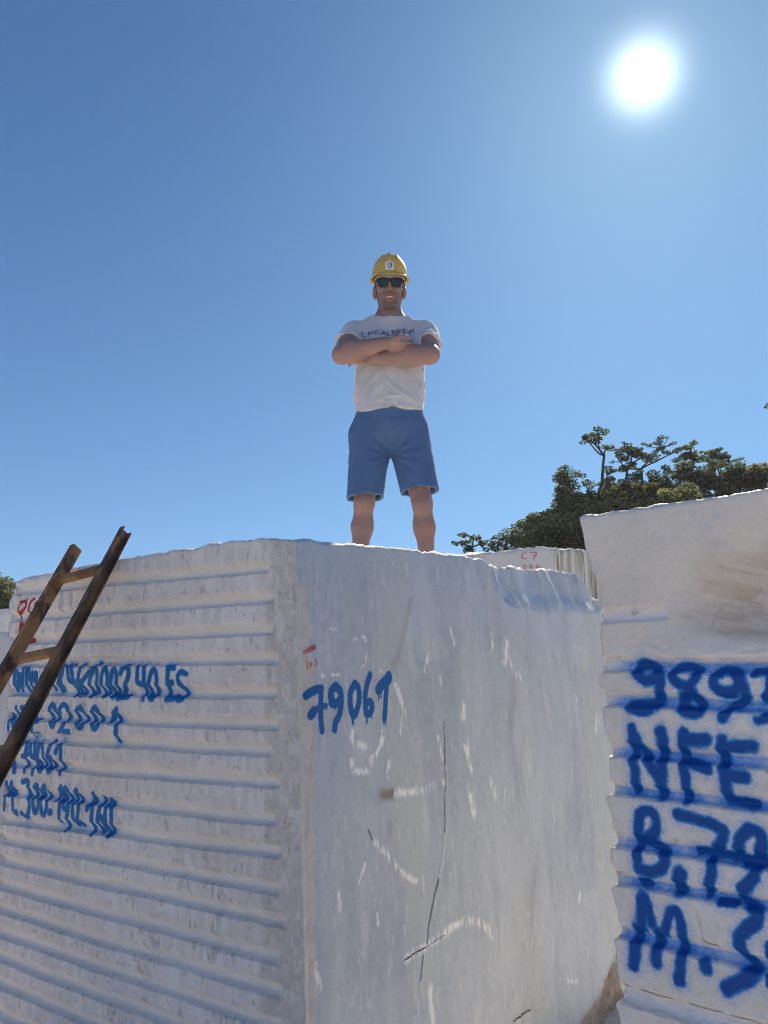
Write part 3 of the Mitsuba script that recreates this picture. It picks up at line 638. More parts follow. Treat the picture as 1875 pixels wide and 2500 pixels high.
# ------------------------------------------------------------------ the rusty ladder
scene['rusty_steel'] = {'type': 'twosided', 'bsdf': {'type': 'principled', 'roughness': 0.62, 'specular': 0.4, 'base_color': mikit.proc(
    lambda p, n, uv: mix(mix((0.11, 0.066, 0.038), (0.25, 0.145, 0.068), ss(0.3, 0.7, f3(p.x * 14, p.y * 14, p.z * 14))),
                         mix((0.035, 0.032, 0.034), (0.060, 0.050, 0.046), n3(p.x * 60, p.y * 60, p.z * 60)),
                         ss(0.47, 0.64, f3(p.x * 22 + 5, p.y * 22, p.z * 9)) * 0.85))}}
scene['rusty_steel_warm'] = {'type': 'twosided', 'bsdf': {'type': 'principled', 'roughness': 0.7, 'specular': 0.3, 'base_color': mikit.proc(
    lambda p, n, uv: mix(mix((0.20, 0.105, 0.050), (0.36, 0.20, 0.088), ss(0.3, 0.7, f3(p.x * 17, p.y * 17, p.z * 17))), (0.055, 0.045, 0.042), ss(0.52, 0.68, f3(p.x * 20 + 9, p.y * 20, p.z * 11)) * 0.9))}}
TH, ROLL = math.radians(32.5), math.radians(9)
RU = -NL * math.sin(TH) + np.array([0, 0, math.cos(TH)])
RD = RU * math.cos(ROLL) + DL * math.sin(ROLL)                 # up along the rails; the ladder stands a little askew
RF = NL * math.cos(TH) + np.array([0, 0, math.sin(TH)])        # out of the ladder's plane, towards the viewer
RX = -DL * math.cos(ROLL) + RU * math.sin(ROLL)                                                       # along the rungs, to the right


def channel(web, flange, th):
    """U profile: the web along x from 0 to web, flanges along +y."""
    r = 0.35 * th
    p = Polygon([(0, 0), (web, 0), (web, flange), (web - th, flange), (web - th, th), (th, th), (th, flange), (0, flange)])
    return p.buffer(-r, quad_segs=3).buffer(2 * r, quad_segs=3).buffer(-r, quad_segs=3)


def extrude(poly, length, origin, ex, ey, ez):
    m = trimesh.creation.extrude_polygon(poly, length, engine='earcut')
    v = np.asarray(m.vertices)
    return np.asarray(origin) + v[:, :1] * ex + v[:, 1:2] * ey + v[:, 2:] * ez, np.asarray(m.faces)


QR = np.array([-1.1208, 3.1303, 2.2403])                       # the right rail passes the block's upper edge here
WEB, FLA = 0.050, 0.027
up_r, up_l = 0.175, 0.150
low = 2.42
GAP = 0.262
tag('ladder', 'rusty brown steel ladder of channel rails leaning on the drilled face of the big block', 'ladder')
rail_prof = channel(WEB, FLA, 0.0065)
o = QR - RD * low - RF * (WEB / 2)
add('ladder__rail', fix(extrude(rail_prof, low + up_r, o - RX * 0.012, RF, RX, RD)), 'rusty_steel', smooth=30)
ol = QR - RX * GAP - RD * low - RF * (WEB / 2)
add('ladder__rail', fix(extrude(rail_prof, low + up_l, ol - RX * 0.004, RF, -RX, RD)), 'rusty_steel_warm', smooth=30)
rung_prof = channel(0.034, 0.024, 0.005)
for dz in (-0.035, -0.435, -0.835, -1.235, -1.635, -2.035):
    p = QR - RX * (GAP - 0.001) + RD * dz
    Lr = GAP - 0.014
    add('ladder__rung', fix(extrude(rung_prof, Lr, p - RD * 0.017 + RF * 0.012, RD, -RF, RX)), 'rusty_steel_warm', smooth=30)

# ------------------------------------------------------------------ ground and hill
def terrain(x, y):
    r = np.hypot(x, y)
    far = sstep(16, 46, y) * (7.2 + 1.4 * sstep(4, 20, x) - 4.6 * sstep(2, -12, x)) + sstep(14, 36, -x) * 2.0 * sstep(-5, 20, y)
    # the hill at the left, behind the blocks
    far = far + 2.6 * np.exp(-(((x + 24) / 9) ** 2 + ((y - 42) / 12) ** 2))
    small = 0.05 * fbm2(x * 0.8, y * 0.8, 500, 4) * sstep(1.0, 3, r) + 0.35 * fbm2(x * 0.12, y * 0.12, 501, 3) * sstep(9, 18, r)
    foot = 0.05 * sstep(2.6, 1.0, r)
    return far * (1 - 0.75 * sstep(80, 300, r)) + small - 0.03 + foot


rr = np.concatenate([[0.0], np.geomspace(0.25, 2500, 150)])
aa = np.linspace(0, 2 * np.pi, 241)[:-1]
R_, A_ = np.meshgrid(rr, aa, indexing='ij')
gx, gy = R_ * np.sin(A_), R_ * np.cos(A_)
gz = terrain(gx, gy)
n = len(aa)
i, j = np.meshgrid(np.arange(len(rr) - 1), np.arange(n), indexing='ij')
a_, b_, c_, d_ = i * n + j, i * n + (j + 1) % n, (i + 1) * n + (j + 1) % n, (i + 1) * n + j
q = np.stack([a_, d_, c_, b_], -1).reshape(-1, 4)


def ground_fn(p, n, uv):
    r = dr.sqrt(p.x * p.x + p.y * p.y)
    dust = mix((0.60, 0.57, 0.525), (0.74, 0.715, 0.68), f3(p.x * 1.3, p.y * 1.3, 1.0))
    dust = mix(dust, mi.Color3f(0.38, 0.33, 0.27), ss(0.55, 0.72, f3(p.x * 0.5, p.y * 0.5, 3.0)) * 0.45)
    soil = mix((0.065, 0.085, 0.030), (0.13, 0.12, 0.055), f3(p.x * 0.3, p.y * 0.3, 2.0))
    c = mix(dust, soil, ss(15.0, 24.0, r + 5 * (f3(p.x * 0.2, p.y * 0.2, 4.0) - 0.5)))
    return c * (n3(p.x * 30, p.y * 30, 0.0) * 0.25 + 0.87)


scene['ground_dust'] = {'type': 'twosided', 'bsdf': {'type': 'diffuse', 'reflectance': mikit.proc(ground_fn)}}
add('ground', (np.stack([gx, gy, gz], -1).reshape(-1, 3), np.vstack([q[:, [0, 1, 2]], q[:, [0, 2, 3]]])), 'ground_dust', smooth=True, kind='structure')

# brown broken stones in the gap between the two near blocks
scene['brown_stone'] = {'type': 'twosided', 'bsdf': {'type': 'diffuse', 'reflectance': mikit.proc(
    lambda p, n, uv: mix(mix((0.17, 0.13, 0.095), (0.30, 0.25, 0.19), f3(p.x * 9, p.y * 9, p.z * 9)), (0.10, 0.075, 0.055), ss(0.55, 0.7, f3(p.x * 24, p.y * 24, p.z * 24))))}}


def rock(center, size, seed):
    m = trimesh.creation.icosphere(subdivisions=4)
    v = np.asarray(m.vertices)
    q = v.copy()
    rng = np.random.default_rng(seed)
    for _ in range(11):                                        # chop flat facets
        d = rng.normal(size=3)
        d /= np.linalg.norm(d)
        h = rng.uniform(0.55, 0.8)
        e = q @ d - h
        q = q - np.maximum(e, 0)[:, None] * d * 0.95
    q = q * (1 + 0.10 * (meshkit.fbm(v * 3 + seed, 4, seed) - 0.5))[:, None]
    return q * np.asarray(size) + np.asarray(center), np.asarray(m.faces)


for cpos, size, seed, lab in (((1.12, 3.95, 0.05), (0.15, 0.14, 0.19), 3, 'brown broken stone at the foot of the smooth face, largest one in the gap'),
                              ((0.84, 3.72, 0.02), (0.13, 0.12, 0.11), 5, 'low brown stone lying left of the largest brown one'),
                              ((1.16, 3.72, 0.0), (0.11, 0.12, 0.09), 8, 'dark small stone in the shade of the lettered block')):
    add('broken_stone', rock(cpos, size, seed), 'brown_stone', lab, 'stone', smooth=25)

# power line far behind on the left
pl = np.linspace(0, 1, 40)
line = np.stack([-17.5 + 16 * pl, 24 + 3.0 * pl, 6.05 - 3.75 * pl - 1.2 * pl * (1 - pl)], -1)
scene['cable_grey'] = {'type': 'diffuse', 'reflectance': rgb(0.16, 0.17, 0.18)}
add('power_line', tube(line, 0.012, 6), 'cable_grey', 'thin grey cable crossing the sky at the left above the ladder', 'cable', smooth=True)

# ------------------------------------------------------------------ trees
def leaf_fn(c0, c1, sc):
    return lambda p, n, uv: mix(c0, c1, ss(0.25, 0.75, f3(p.x * sc, p.y * sc, p.z * sc)))


for name, c0, c1, tr in (('leaf_dark', (0.060, 0.095, 0.050), (0.110, 0.155, 0.065), 1.5), ('leaf_mid', (0.075, 0.120, 0.050), (0.150, 0.190, 0.075), 1.6),
                         ('leaf_olive', (0.120, 0.135, 0.050), (0.210, 0.200, 0.080), 1.6), ('leaf_light', (0.130, 0.175, 0.090), (0.210, 0.245, 0.120), 1.6)):
    scene[name] = {'type': 'principledthin', 'base_color': mikit.proc(leaf_fn(c0, c1, 0.9)), 'roughness': 0.5, 'diff_trans': tr, 'spec_trans': 0.0}
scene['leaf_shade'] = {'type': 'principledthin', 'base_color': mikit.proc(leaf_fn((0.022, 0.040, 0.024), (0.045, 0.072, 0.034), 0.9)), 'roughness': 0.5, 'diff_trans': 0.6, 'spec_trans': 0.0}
scene['bark'] = {'type': 'twosided', 'bsdf': {'type': 'diffuse', 'reflectance': mikit.proc(lambda p, n, uv: mix((0.075, 0.060, 0.048), (0.16, 0.135, 0.11), f3(p.x * 6, p.y * 6, p.z * 2)))}}


def leaves(centers, radii, counts, size, rng, flat=0.75, droop=0.0):
    """Many leaf-sized rhombi in clumps."""
    C = np.repeat(np.asarray(centers), counts, axis=0)
    R = np.repeat(np.asarray(radii, float), counts)
    n = len(C)
    d = rng.normal(size=(n, 3))
    d /= np.linalg.norm(d, axis=1, keepdims=True)
    rad = rng.uniform(0.25, 1, n) ** 0.45
    p = C + d * (R * rad)[:, None] * np.array([1, 1, flat])
    u = rng.normal(size=(n, 3))
    u[:, 2] *= 0.5
    u /= np.linalg.norm(u, axis=1, keepdims=True)
    w = np.cross(u, rng.normal(size=(n, 3)) * 0.6 + [0, 0, 1.0])
    w /= np.linalg.norm(w, axis=1, keepdims=True) + 1e-9
    s = size * rng.uniform(0.6, 1.35, n)[:, None]
    a, b, c, e = p - u * s, p + w * s * 0.42, p + u * s, p - w * s * 0.42
    v = np.stack([a, b, c, e], 1).reshape(-1, 3)
    k = np.arange(n)[:, None] * 4
    return v, np.vstack([k + [0, 1, 2], k + [0, 2, 3]])


def limb(p0, p1, r0, r1, rng, bend=0.08, n=7):
    t = np.linspace(0, 1, n)[:, None]
    L = np.linalg.norm(np.subtract(p1, p0))
    off = rng.normal(size=3) * bend * L
    pts = np.asarray(p0) * (1 - t) + np.asarray(p1) * t + off * np.sin(np.pi * t) + rng.normal(size=(n, 3)) * 0.012 * L * np.sin(np.pi * t)
    return tube(pts, np.linspace(r0, r1, n), 6)


def tree(blobs, foot_x, depth, leaf, label, seed, size=0.17, dens=1.0, kind='tree', group='trees on the hill', trunk_r=0.16, rad=0.55, flat=0.65, fork_at=None, key='tree'):
    """blobs: crown lobes (x, height, half width, half height) in metres; the tree stands at foot_x, depth."""
    rng = np.random.default_rng(seed)
    k = key
    m = 0
    while k + '__crown' in scene:
        m += 1
        k = f'{key}_{m:03d}'
    tag(k, label, kind, group)
    foot = np.array([foot_x, depth, float(terrain(foot_x, depth)) - 0.2])
    centers, radii, anchors = [], [], []
    for bx, bz, W, H in blobs:
        c = np.array([bx, depth + rng.uniform(-0.5, 0.5) * W, bz])
        nn = max(3, int(W * W * H ** 0.5 * 5 * dens / rad ** 2 * 0.5))
        nn = min(nn, 300)
        d = rng.normal(size=(nn, 3))
        d /= np.linalg.norm(d, axis=1, keepdims=True)
        d *= rng.uniform(0.2, 1.3, nn)[:, None] ** 0.5
        centers.append(c + d * [W, W, H])
        radii.append(rng.uniform(0.3, 1.15, nn) * rad)
        anchors.append(c - [0, 0, 0.6 * H])
    cen, rd = np.vstack(centers), np.concatenate(radii)
    counts = np.maximum(8, (rd ** 2 / size ** 2 * 5.0 * dens).astype(int))
    add(f'{k}__crown', leaves(cen, rd, counts, size, rng, flat), leaf)
    top = np.mean(anchors, axis=0)
    fork = foot * 0.2 + top * 0.8 if fork_at is None else np.array([fork_at[0], depth, fork_at[1]])
    parts = [limb(foot, fork, trunk_r, trunk_r * 0.6, rng, 0.05, 10)]
    for a, cs in zip(anchors, centers):
        parts.append(limb(fork, a, trunk_r * 0.5, trunk_r * 0.25, rng, 0.10))
        for c in cs[:: max(1, len(cs) // 7)]:
            parts.append(limb(a, c, trunk_r * 0.22, 0.02, rng, 0.10, 5))
    add(f'{k}__trunk', join(parts), 'bark', smooth=True)
    return k


U = dict(size=0.085, rad=0.31, flat=0.5, trunk_r=0.13)
tree([(12.3, 16.17, 0.52, 0.14), (13.23, 16.29, 0.75, 0.26), (13.98, 15.51, 0.46, 0.17), (12.77, 15.87, 0.63, 0.17)], 13.12, 46, 'leaf_mid', 'tallest thin tree with a flat crown on a long bare stem', 1, dens=1.3, fork_at=(13.57, 14.83), **U)
tree([(15.56, 15.57, 0.94, 0.5), (14.88, 14.96, 0.53, 0.35), (16.2, 15.11, 0.59, 0.29), (15.19, 14.3, 0.76, 0.21)], 14.77, 47, 'leaf_dark', 'dark round crowned tree right of the tallest thin tree', 2, dens=1.5, fork_at=(15.27, 14.30), **U)
tree([(17.79, 16.11, 0.78, 0.39), (17.29, 15.4, 0.66, 0.3), (18.51, 15.7, 0.54, 0.21)], 15.66, 48, 'leaf_dark', 'leaning tree with an open dark crown on forked limbs', 3, dens=1.3, fork_at=(16.49, 14.56), **U)
tree([(19.47, 15.81, 0.59, 0.29), (19.7, 15.11, 0.76, 0.35), (18.96, 14.96, 0.59, 0.29)], 18.95, 47, 'leaf_light', 'pale green tree rising above the middle of the hilltop thicket', 4, dens=1.6, fork_at=(19.45, 14.90), **U)
tree([(21.98, 15.84, 0.73, 0.31), (22.65, 15.46, 0.67, 0.31), (21.56, 15.21, 0.79, 0.37)], 21.38, 49, 'leaf_mid', 'broad tree with layered crown near the right edge, left of the spiky one', 5, dens=1.6, **U)
tree([(13.36, 13.54, 0.51, 0.34), (13.54, 12.82, 0.62, 0.28)], 13.06, 45, 'leaf_mid', 'small tree under the tallest thin tree', 6, dens=1.5, **U)
D_ = dict(size=0.105, rad=0.50, flat=0.75, trunk_r=0.16, dens=1.7)
tree([(10.83, 13.22, 0.82, 0.49), (10.32, 12.72, 0.6, 0.33), (11.1, 12.16, 1.1, 0.71), (10.39, 11.33, 0.99, 0.82), (11.45, 10.92, 1.1, 0.82)], 10.73, 44, 'leaf_mid', 'tall leafy tree at the left shoulder of the hill', 7, **D_)
tree([(11.33, 10.9, 1.05, 0.79), (12.11, 11.03, 1.05, 0.89), (11.66, 9.85, 1.31, 0.89)], 11.63, 42, 'leaf_dark', 'dark dense tree behind the left corner of the lettered block', 8, **D_)
tree([(13.63, 11.92, 1.18, 0.7), (12.94, 11.52, 0.91, 0.7), (14.4, 11.6, 0.97, 0.7)], 13.33, 43, 'leaf_olive', 'olive tinted bushy tree above the corner of the lettered block', 9, **D_)
tree([(15.47, 12.72, 1.1, 0.66), (16.26, 12.38, 1.1, 0.71), (15.68, 11.88, 1.37, 0.66)], 15.49, 44, 'leaf_dark', 'dark green dense tree in the middle of the thicket', 10, **D_)
tree([(17.8, 13.39, 1.12, 0.67), (18.6, 12.96, 1.12, 0.73), (18.0, 12.39, 1.4, 0.62)], 17.6, 45, 'leaf_mid', 'mid green rounded tree below the pale one', 11, **D_)
tree([(19.51, 13.0, 1.1, 0.66), (20.35, 12.66, 0.99, 0.66), (19.65, 12.16, 1.37, 0.55)], 19.33, 44, 'leaf_dark', 'shadowed rounded tree below the layered one', 12, **D_)
tree([(21.24, 12.74, 1.02, 0.7), (21.86, 12.33, 1.07, 0.7), (22.83, 12.74, 1.07, 0.8)], 20.96, 43, 'leaf_olive', 'olive green bushy tree at the right edge above the lettered block', 13, **D_)
tree([(14.38, 10.79, 0.62, 0.33), (14.71, 10.51, 0.71, 0.28)], 14.18, 38, 'leaf_light', 'small sunlit yellowish bush just above the edge of the lettered block', 14, **D_)
tree([(8.8, 10.31, 0.91, 0.48), (8.12, 9.64, 0.86, 0.48), (9.16, 9.51, 1.07, 0.7), (8.35, 8.71, 1.23, 0.54)], 8.67, 43, 'leaf_mid', 'rounded tree at the low left end of the thicket', 15, **D_)
tree([(6.61, 8.9, 0.61, 0.36), (6.1, 8.44, 0.61, 0.31), (7.01, 8.34, 0.77, 0.36)], 6.55, 41, 'leaf_dark', 'low dark tree right of the small open one', 16, **{**D_, 'size': 0.115})
tree([(4.68, 8.85, 0.5, 0.2), (4.14, 8.48, 0.45, 0.15), (5.11, 8.53, 0.35, 0.17), (4.49, 8.08, 0.4, 0.12)], 4.63, 40, 'leaf_dark', 'small open tree standing apart, left of the thicket and right of the man', 17, size=0.10, rad=0.34, flat=0.5, dens=1.3, fork_at=(4.61, 8.18), trunk_r=0.10)
tree([(22.05, 15.87, 0.65, 0.5), (20.97, 15.92, 0.22, 0.12), (21.91, 15.08, 0.65, 0.5)], 21.32, 40, 'leaf_dark', 'tree of which only a twig reaches in at the right edge under the sun', 18, **U)
tree([(-19.95, 6.24, 0.45, 0.4), (-20.65, 6.53, 0.75, 0.55), (-21.03, 5.57, 1.0, 0.75), (-19.59, 5.57, 0.45, 0.4)], -20.43, 40, 'leaf_olive', 'sunlit bushy tree at the left edge behind the taller back block', 19, group='trees at the left', **D_)
tree([(-19.85, 6.35, 0.26, 0.15), (-19.99, 6.03, 0.36, 0.31), (-19.67, 5.42, 0.31, 0.36)], -20.01, 41, 'leaf_mid', 'green tree at the left edge beside the end of the big block', 20, group='trees at the left', **{**D_, 'size': 0.115, 'rad': 0.45})


def spiky(x, z, depth, seed, label):
    """A tuft of long narrow arching leaves."""
    rng = np.random.default_rng(seed)
    foot = np.array([x, depth, z - 1.5])
    V = []
    for i in range(120):
        az, el, L = rng.uniform(0, 2 * np.pi), rng.uniform(0.5, 1.5), rng.uniform(1.0, 1.7)
        d = np.array([np.cos(az) * np.cos(el), np.sin(az) * np.cos(el), np.sin(el)])
        s = np.cross(d, [0, 0, 1.0])
        s /= np.linalg.norm(s) + 1e-9
        pts = [foot + rng.normal(size=3) * 0.35 * [1, 1, 0.6] + d * L * t + np.array([0, 0, -0.5 * L * t * t]) for t in (0, 0.35, 0.7, 1.0)]
        w = (0.03, 0.05, 0.04, 0.004)
        v = np.array([q + sg * s * ww for q, ww in zip(pts, w) for sg in (-1, 1)])
        V.append((v, np.array([[0, 1, 3], [0, 3, 2], [2, 3, 5], [2, 5, 4], [4, 5, 7], [4, 7, 6]])))
    add('spiky_plant', join(V), 'leaf_mid', label, 'plant', 'spiky plants on the hilltop')


spiky(20.83, 14.40, 44, 31, 'spiky long leaved plant right of the layered tree')
spiky(21.29, 13.79, 43, 32, 'spiky long leaved plant nearest the right edge')
spiky(23.48, 14.83, 46, 33, 'spiky long leaved plant cut by the right edge')

# dark low growth that fills the slope between the stems
rng = np.random.default_rng(77)
cen = []
for _ in range(900):
    dep = rng.uniform(33, 52)
    br = rng.uniform(0.1563, 0.5937)
    x = br * dep
    g = float(terrain(x, dep))
    cen.append([x, dep, g + rng.uniform(0.1, 3.2) * (0.35 + 0.65 * float(sstep(0.1563, 0.2450, br)))])
for _ in range(90):
    x, dep = rng.uniform(-34, -17), rng.uniform(36, 48)
    cen.append([x, dep, float(terrain(x, dep)) + rng.uniform(0.1, 1.4)])
rd = rng.uniform(0.7, 1.2, len(cen))
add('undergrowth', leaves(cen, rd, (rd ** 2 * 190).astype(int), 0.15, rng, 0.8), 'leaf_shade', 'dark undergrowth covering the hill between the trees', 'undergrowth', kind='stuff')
# ------------------------------------------------------------------ the man
class Vol:
    """A signed distance grid: primitives are joined smoothly, the surface is taken out with surface nets."""

    def __init__(self, lo, hi, h):
        self.lo, self.h = np.asarray(lo, float), h
        self.n = np.ceil((np.asarray(hi) - self.lo) / h).astype(int) + 1
        self.ax = [(self.lo[k] + np.arange(self.n[k]) * h).astype(np.float32) for k in range(3)]
        self.F = np.full(self.n, 1.0, np.float32)

    def box(self, lo, hi):
        s = []
        for k in range(3):
            a = max(0, int((lo[k] - self.lo[k]) / self.h) - 1)
            b = min(self.n[k], int((hi[k] - self.lo[k]) / self.h) + 2)
            if b <= a:
                return None
            s.append(slice(a, b))
        return tuple(s)

    def coords(self, s):
        return np.meshgrid(*[self.ax[k][s[k]] for k in range(3)], indexing='ij')

    def put(self, fn, lo, hi, k=0.0, sub=False):
        m = k + 2.5 * self.h
        s = self.box(np.asarray(lo) - m, np.asarray(hi) + m)
        if s is None:
            return
        d = fn(*self.coords(s))
        f = self.F[s]
        if sub:
            d = -d
            if k > 0:
                h = np.clip(0.5 - 0.5 * (f - d) / k, 0, 1)
                self.F[s] = f * (1 - h) + d * h + k * h * (1 - h)
            else:
                self.F[s] = np.maximum(f, d)
        elif k > 0:
            h = np.clip(0.5 + 0.5 * (f - d) / k, 0, 1)
            self.F[s] = f * (1 - h) + d * h - k * h * (1 - h)
        else:
            self.F[s] = np.minimum(f, d)

    def cone(self, a, b, ra, rb, k=0.02, sub=False, sq=None):
        a, b = np.asarray(a, float), np.asarray(b, float)
        ba = b - a
        L2 = ba @ ba
        rr_ = ra - rb
        a2 = L2 - rr_ * rr_
        il2 = 1 / L2

        def fn(x, y, z):
            px, py, pz = x - a[0], y - a[1], z - a[2]
            yv = px * ba[0] + py * ba[1] + pz * ba[2]
            zv = yv - L2
            qx, qy, qz = px * L2 - ba[0] * yv, py * L2 - ba[1] * yv, pz * L2 - ba[2] * yv
            x2 = qx * qx + qy * qy + qz * qz
            y2, z2 = yv * yv * L2, zv * zv * L2
            kk = np.sign(rr_) * rr_ * rr_ * x2
            r = (np.sqrt(x2 * a2 * il2) + yv * rr_) * il2 - ra
            r = np.where(np.sign(zv) * a2 * z2 > kk, np.sqrt(x2 + z2) * il2 - rb, r)
            r = np.where(np.sign(yv) * a2 * y2 < kk, np.sqrt(x2 + y2) * il2 - ra, r)
            return r.astype(np.float32)
        R = max(ra, rb)
        self.put(fn, np.minimum(a, b) - R, np.maximum(a, b) + R, k, sub)

    def ell(self, c, r, k=0.02, sub=False, R=None):
        c, r = np.asarray(c, float), np.asarray(r, float)

        def fn(x, y, z):
            p = [x - c[0], y - c[1], z - c[2]]
            if R is not None:
                p = [sum(R[j, i] * p[j] for j in range(3)) for i in range(3)]
            k0 = np.sqrt(sum((p[i] / r[i]) ** 2 for i in range(3)))
            k1 = np.sqrt(sum((p[i] / r[i] ** 2) ** 2 for i in range(3))) + 1e-9
            return (k0 * (k0 - 1) / k1).astype(np.float32)
        m = r if R is None else np.full(3, r.max())
        self.put(fn, c - m, c + m, k, sub)

    def mesh(self):
        F = self.F
        S = F < 0
        n = F.shape
        c = np.zeros((n[0] - 1, n[1] - 1, n[2] - 1), np.int8)
        for i, j, k in np.ndindex(2, 2, 2):
            c += S[i:n[0] - 1 + i, j:n[1] - 1 + j, k:n[2] - 1 + k]
        act = (c > 0) & (c < 8)
        I = np.argwhere(act)
        idx = np.full(act.shape, -1, np.int64)
        idx[tuple(I.T)] = np.arange(len(I))
        acc, cnt = np.zeros((len(I), 3)), np.zeros(len(I))
        corners = list(np.ndindex(2, 2, 2))
        for a in corners:
            for ax in range(3):
                if a[ax] == 0:
                    b = list(a)
                    b[ax] = 1
                    fa = F[I[:, 0] + a[0], I[:, 1] + a[1], I[:, 2] + a[2]]
                    fb_ = F[I[:, 0] + b[0], I[:, 1] + b[1], I[:, 2] + b[2]]
                    x = (fa < 0) != (fb_ < 0)
                    t = np.where(x, fa / np.where(x, fa - fb_, 1), 0)
                    p = np.tile(np.asarray(a, float), (len(I), 1))
                    p[:, ax] += t
                    acc[x] += p[x]
                    cnt[x] += 1
        V = self.lo + (I + acc / cnt[:, None]) * self.h
        faces = []
        for ax in range(3):
            u, w = (ax + 1) % 3, (ax + 2) % 3
            s0, s1 = [slice(None)] * 3, [slice(None)] * 3
            s0[ax], s1[ax] = slice(0, -1), slice(1, None)
            x = S[tuple(s0)] != S[tuple(s1)]
            E = np.argwhere(x)
            E = E[(E[:, u] > 0) & (E[:, w] > 0) & (E[:, u] < n[u] - 1) & (E[:, w] < n[w] - 1)]
            q = []
            for du, dw in ((0, 0), (-1, 0), (-1, -1), (0, -1)):
                e = E.copy()
                e[:, u] += du
                e[:, w] += dw
                q.append(idx[tuple(e.T)])
            q = np.stack(q, 1)
            inside0 = S[tuple(E.T)]
            q = np.where(inside0[:, None], q, q[:, ::-1])
            faces.append(q)
        Q = np.vstack(faces)
        return V, np.vstack([Q[:, [0, 1, 2]], Q[:, [0, 2, 3]]])


def smoothed(mesh, it=6):
    """Taubin smoothing with even weights."""
    V, F = mesh
    n = len(V)
    e = np.vstack([F[:, [0, 1]], F[:, [1, 2]], F[:, [2, 0]]])
    e = np.vstack([e, e[:, ::-1]])
    W = sparse.coo_matrix((np.ones(len(e)), (e[:, 0], e[:, 1])), shape=(n, n)).tocsr()
    W.data[:] = 1
    W = sparse.diags(1 / np.maximum(np.asarray(W.sum(1)).ravel(), 1)) @ W
    for _ in range(it):
        V = V + 0.5 * (W @ V - V)
        V = V - 0.515 * (W @ V - V)
    return V, F


MAN = np.array([0.03, 3.9, 2.165])
TILT = math.radians(-13)
PIV = np.array([0, 0.01, 1.545])
UPH = np.array([0, 0, 0.050])
RH = np.array([[1, 0, 0], [0, math.cos(TILT), math.sin(TILT)], [0, -math.sin(TILT), math.cos(TILT)]])


def hp(p):
    """Head frame -> body frame (the head bows towards the camera)."""
    return (np.asarray(p, float) - PIV) @ RH.T + PIV + UPH


# joints: x right in the picture, y away from the camera, z up from the soles
S1, S2 = (-0.185, 0.005, 1.405), (0.185, 0.005, 1.405)
E1, E2 = (-0.245, -0.185, 1.226), (0.205, -0.185, 1.226)
W1, W2 = (-0.025, -0.246, 1.262), (-0.085, -0.182, 1.200)
K1, K2 = (-0.132, -0.015, 0.485), (0.166, -0.015, 0.485)
A1, A2 = (-0.160, 0.03, 0.085), (0.198, 0.03, 0.085)


def finger(vol, pts, r0, r1, k=0.004):
    for i in range(len(pts) - 1):
        t0, t1 = i / (len(pts) - 1), (i + 1) / (len(pts) - 1)
        vol.cone(pts[i], pts[i + 1], r0 + (r1 - r0) * t0, r0 + (r1 - r0) * t1, k if i == 0 else 0.003)


def hand(vol, wrist, fwd, palm_n, thumb_side, curl, L=1.0):
    """A hand from the wrist along fwd; palm_n points out of the palm; the thumb leaves on thumb_side."""
    w, f, pn, ts = (np.asarray(q, float) for q in (wrist, fwd, palm_n, thumb_side))
    f /= np.linalg.norm(f)
    ts = ts - f * (ts @ f)
    ts /= np.linalg.norm(ts)
    pn = np.cross(f, ts) * np.sign(np.cross(f, ts) @ pn)
    kn = []
    for o, l in ((0.030, 0.088), (0.010, 0.092), (-0.010, 0.088), (-0.029, 0.080)):
        k_ = w + f * l * L + ts * o
        kn.append(k_)
        vol.cone(w + ts * o * 0.55 + f * 0.008, k_, 0.0145, 0.0115, 0.010)
    for k_, ls, o in zip(kn, ((.040, .026, .021), (.045, .029, .022), (.041, .028, .021), (.032, .021, .019)), range(4)):
        p, a = k_, 0.12 * curl
        pts = [p]
        for i, l in enumerate(ls):
            a += (0.55, 0.75, 0.45)[i] * curl + 0.05 * o
            p = p + l * (f * math.cos(a) + pn * math.sin(a))
            pts.append(p)
        finger(vol, pts, 0.0095, 0.0075)
    b = w + f * 0.026 + ts * 0.022
    t1 = b + f * 0.030 + ts * 0.026 + pn * 0.012
    t2 = t1 + f * 0.030 + ts * 0.006 + pn * 0.006
    t3 = t2 + f * 0.022 - ts * 0.002 + pn * 0.004
    vol.cone(w + f * 0.012 + ts * 0.010, t1, 0.017, 0.0125, 0.008)
    finger(vol, [t1, t2, t3], 0.0115, 0.0085)


def torso(vol, g=0.0, k=0.05):
    vol.ell((0, 0.012, 0.90), (0.165 + g, 0.112 + g, 0.12), k)
    vol.ell((0, 0.0, 1.08), (0.168 + g, 0.114 + g, 0.20), k)
    vol.ell((0, 0.005, 1.27), (0.178 + g, 0.122 + g, 0.18), k)
    vol.cone((-0.14, 0.015, 1.405), (0.14, 0.015, 1.405), 0.062 + g, 0.062 + g, k)
    for s in (-1, 1):
        vol.ell((s * 0.082, -0.075, 1.315), (0.092 + g, 0.052 + g, 0.075), 0.03)
        vol.cone((s * 0.14, 0.02, 1.425), (s * 0.03, 0.020, 1.525), 0.042 + g, 0.045 + g, 0.04)


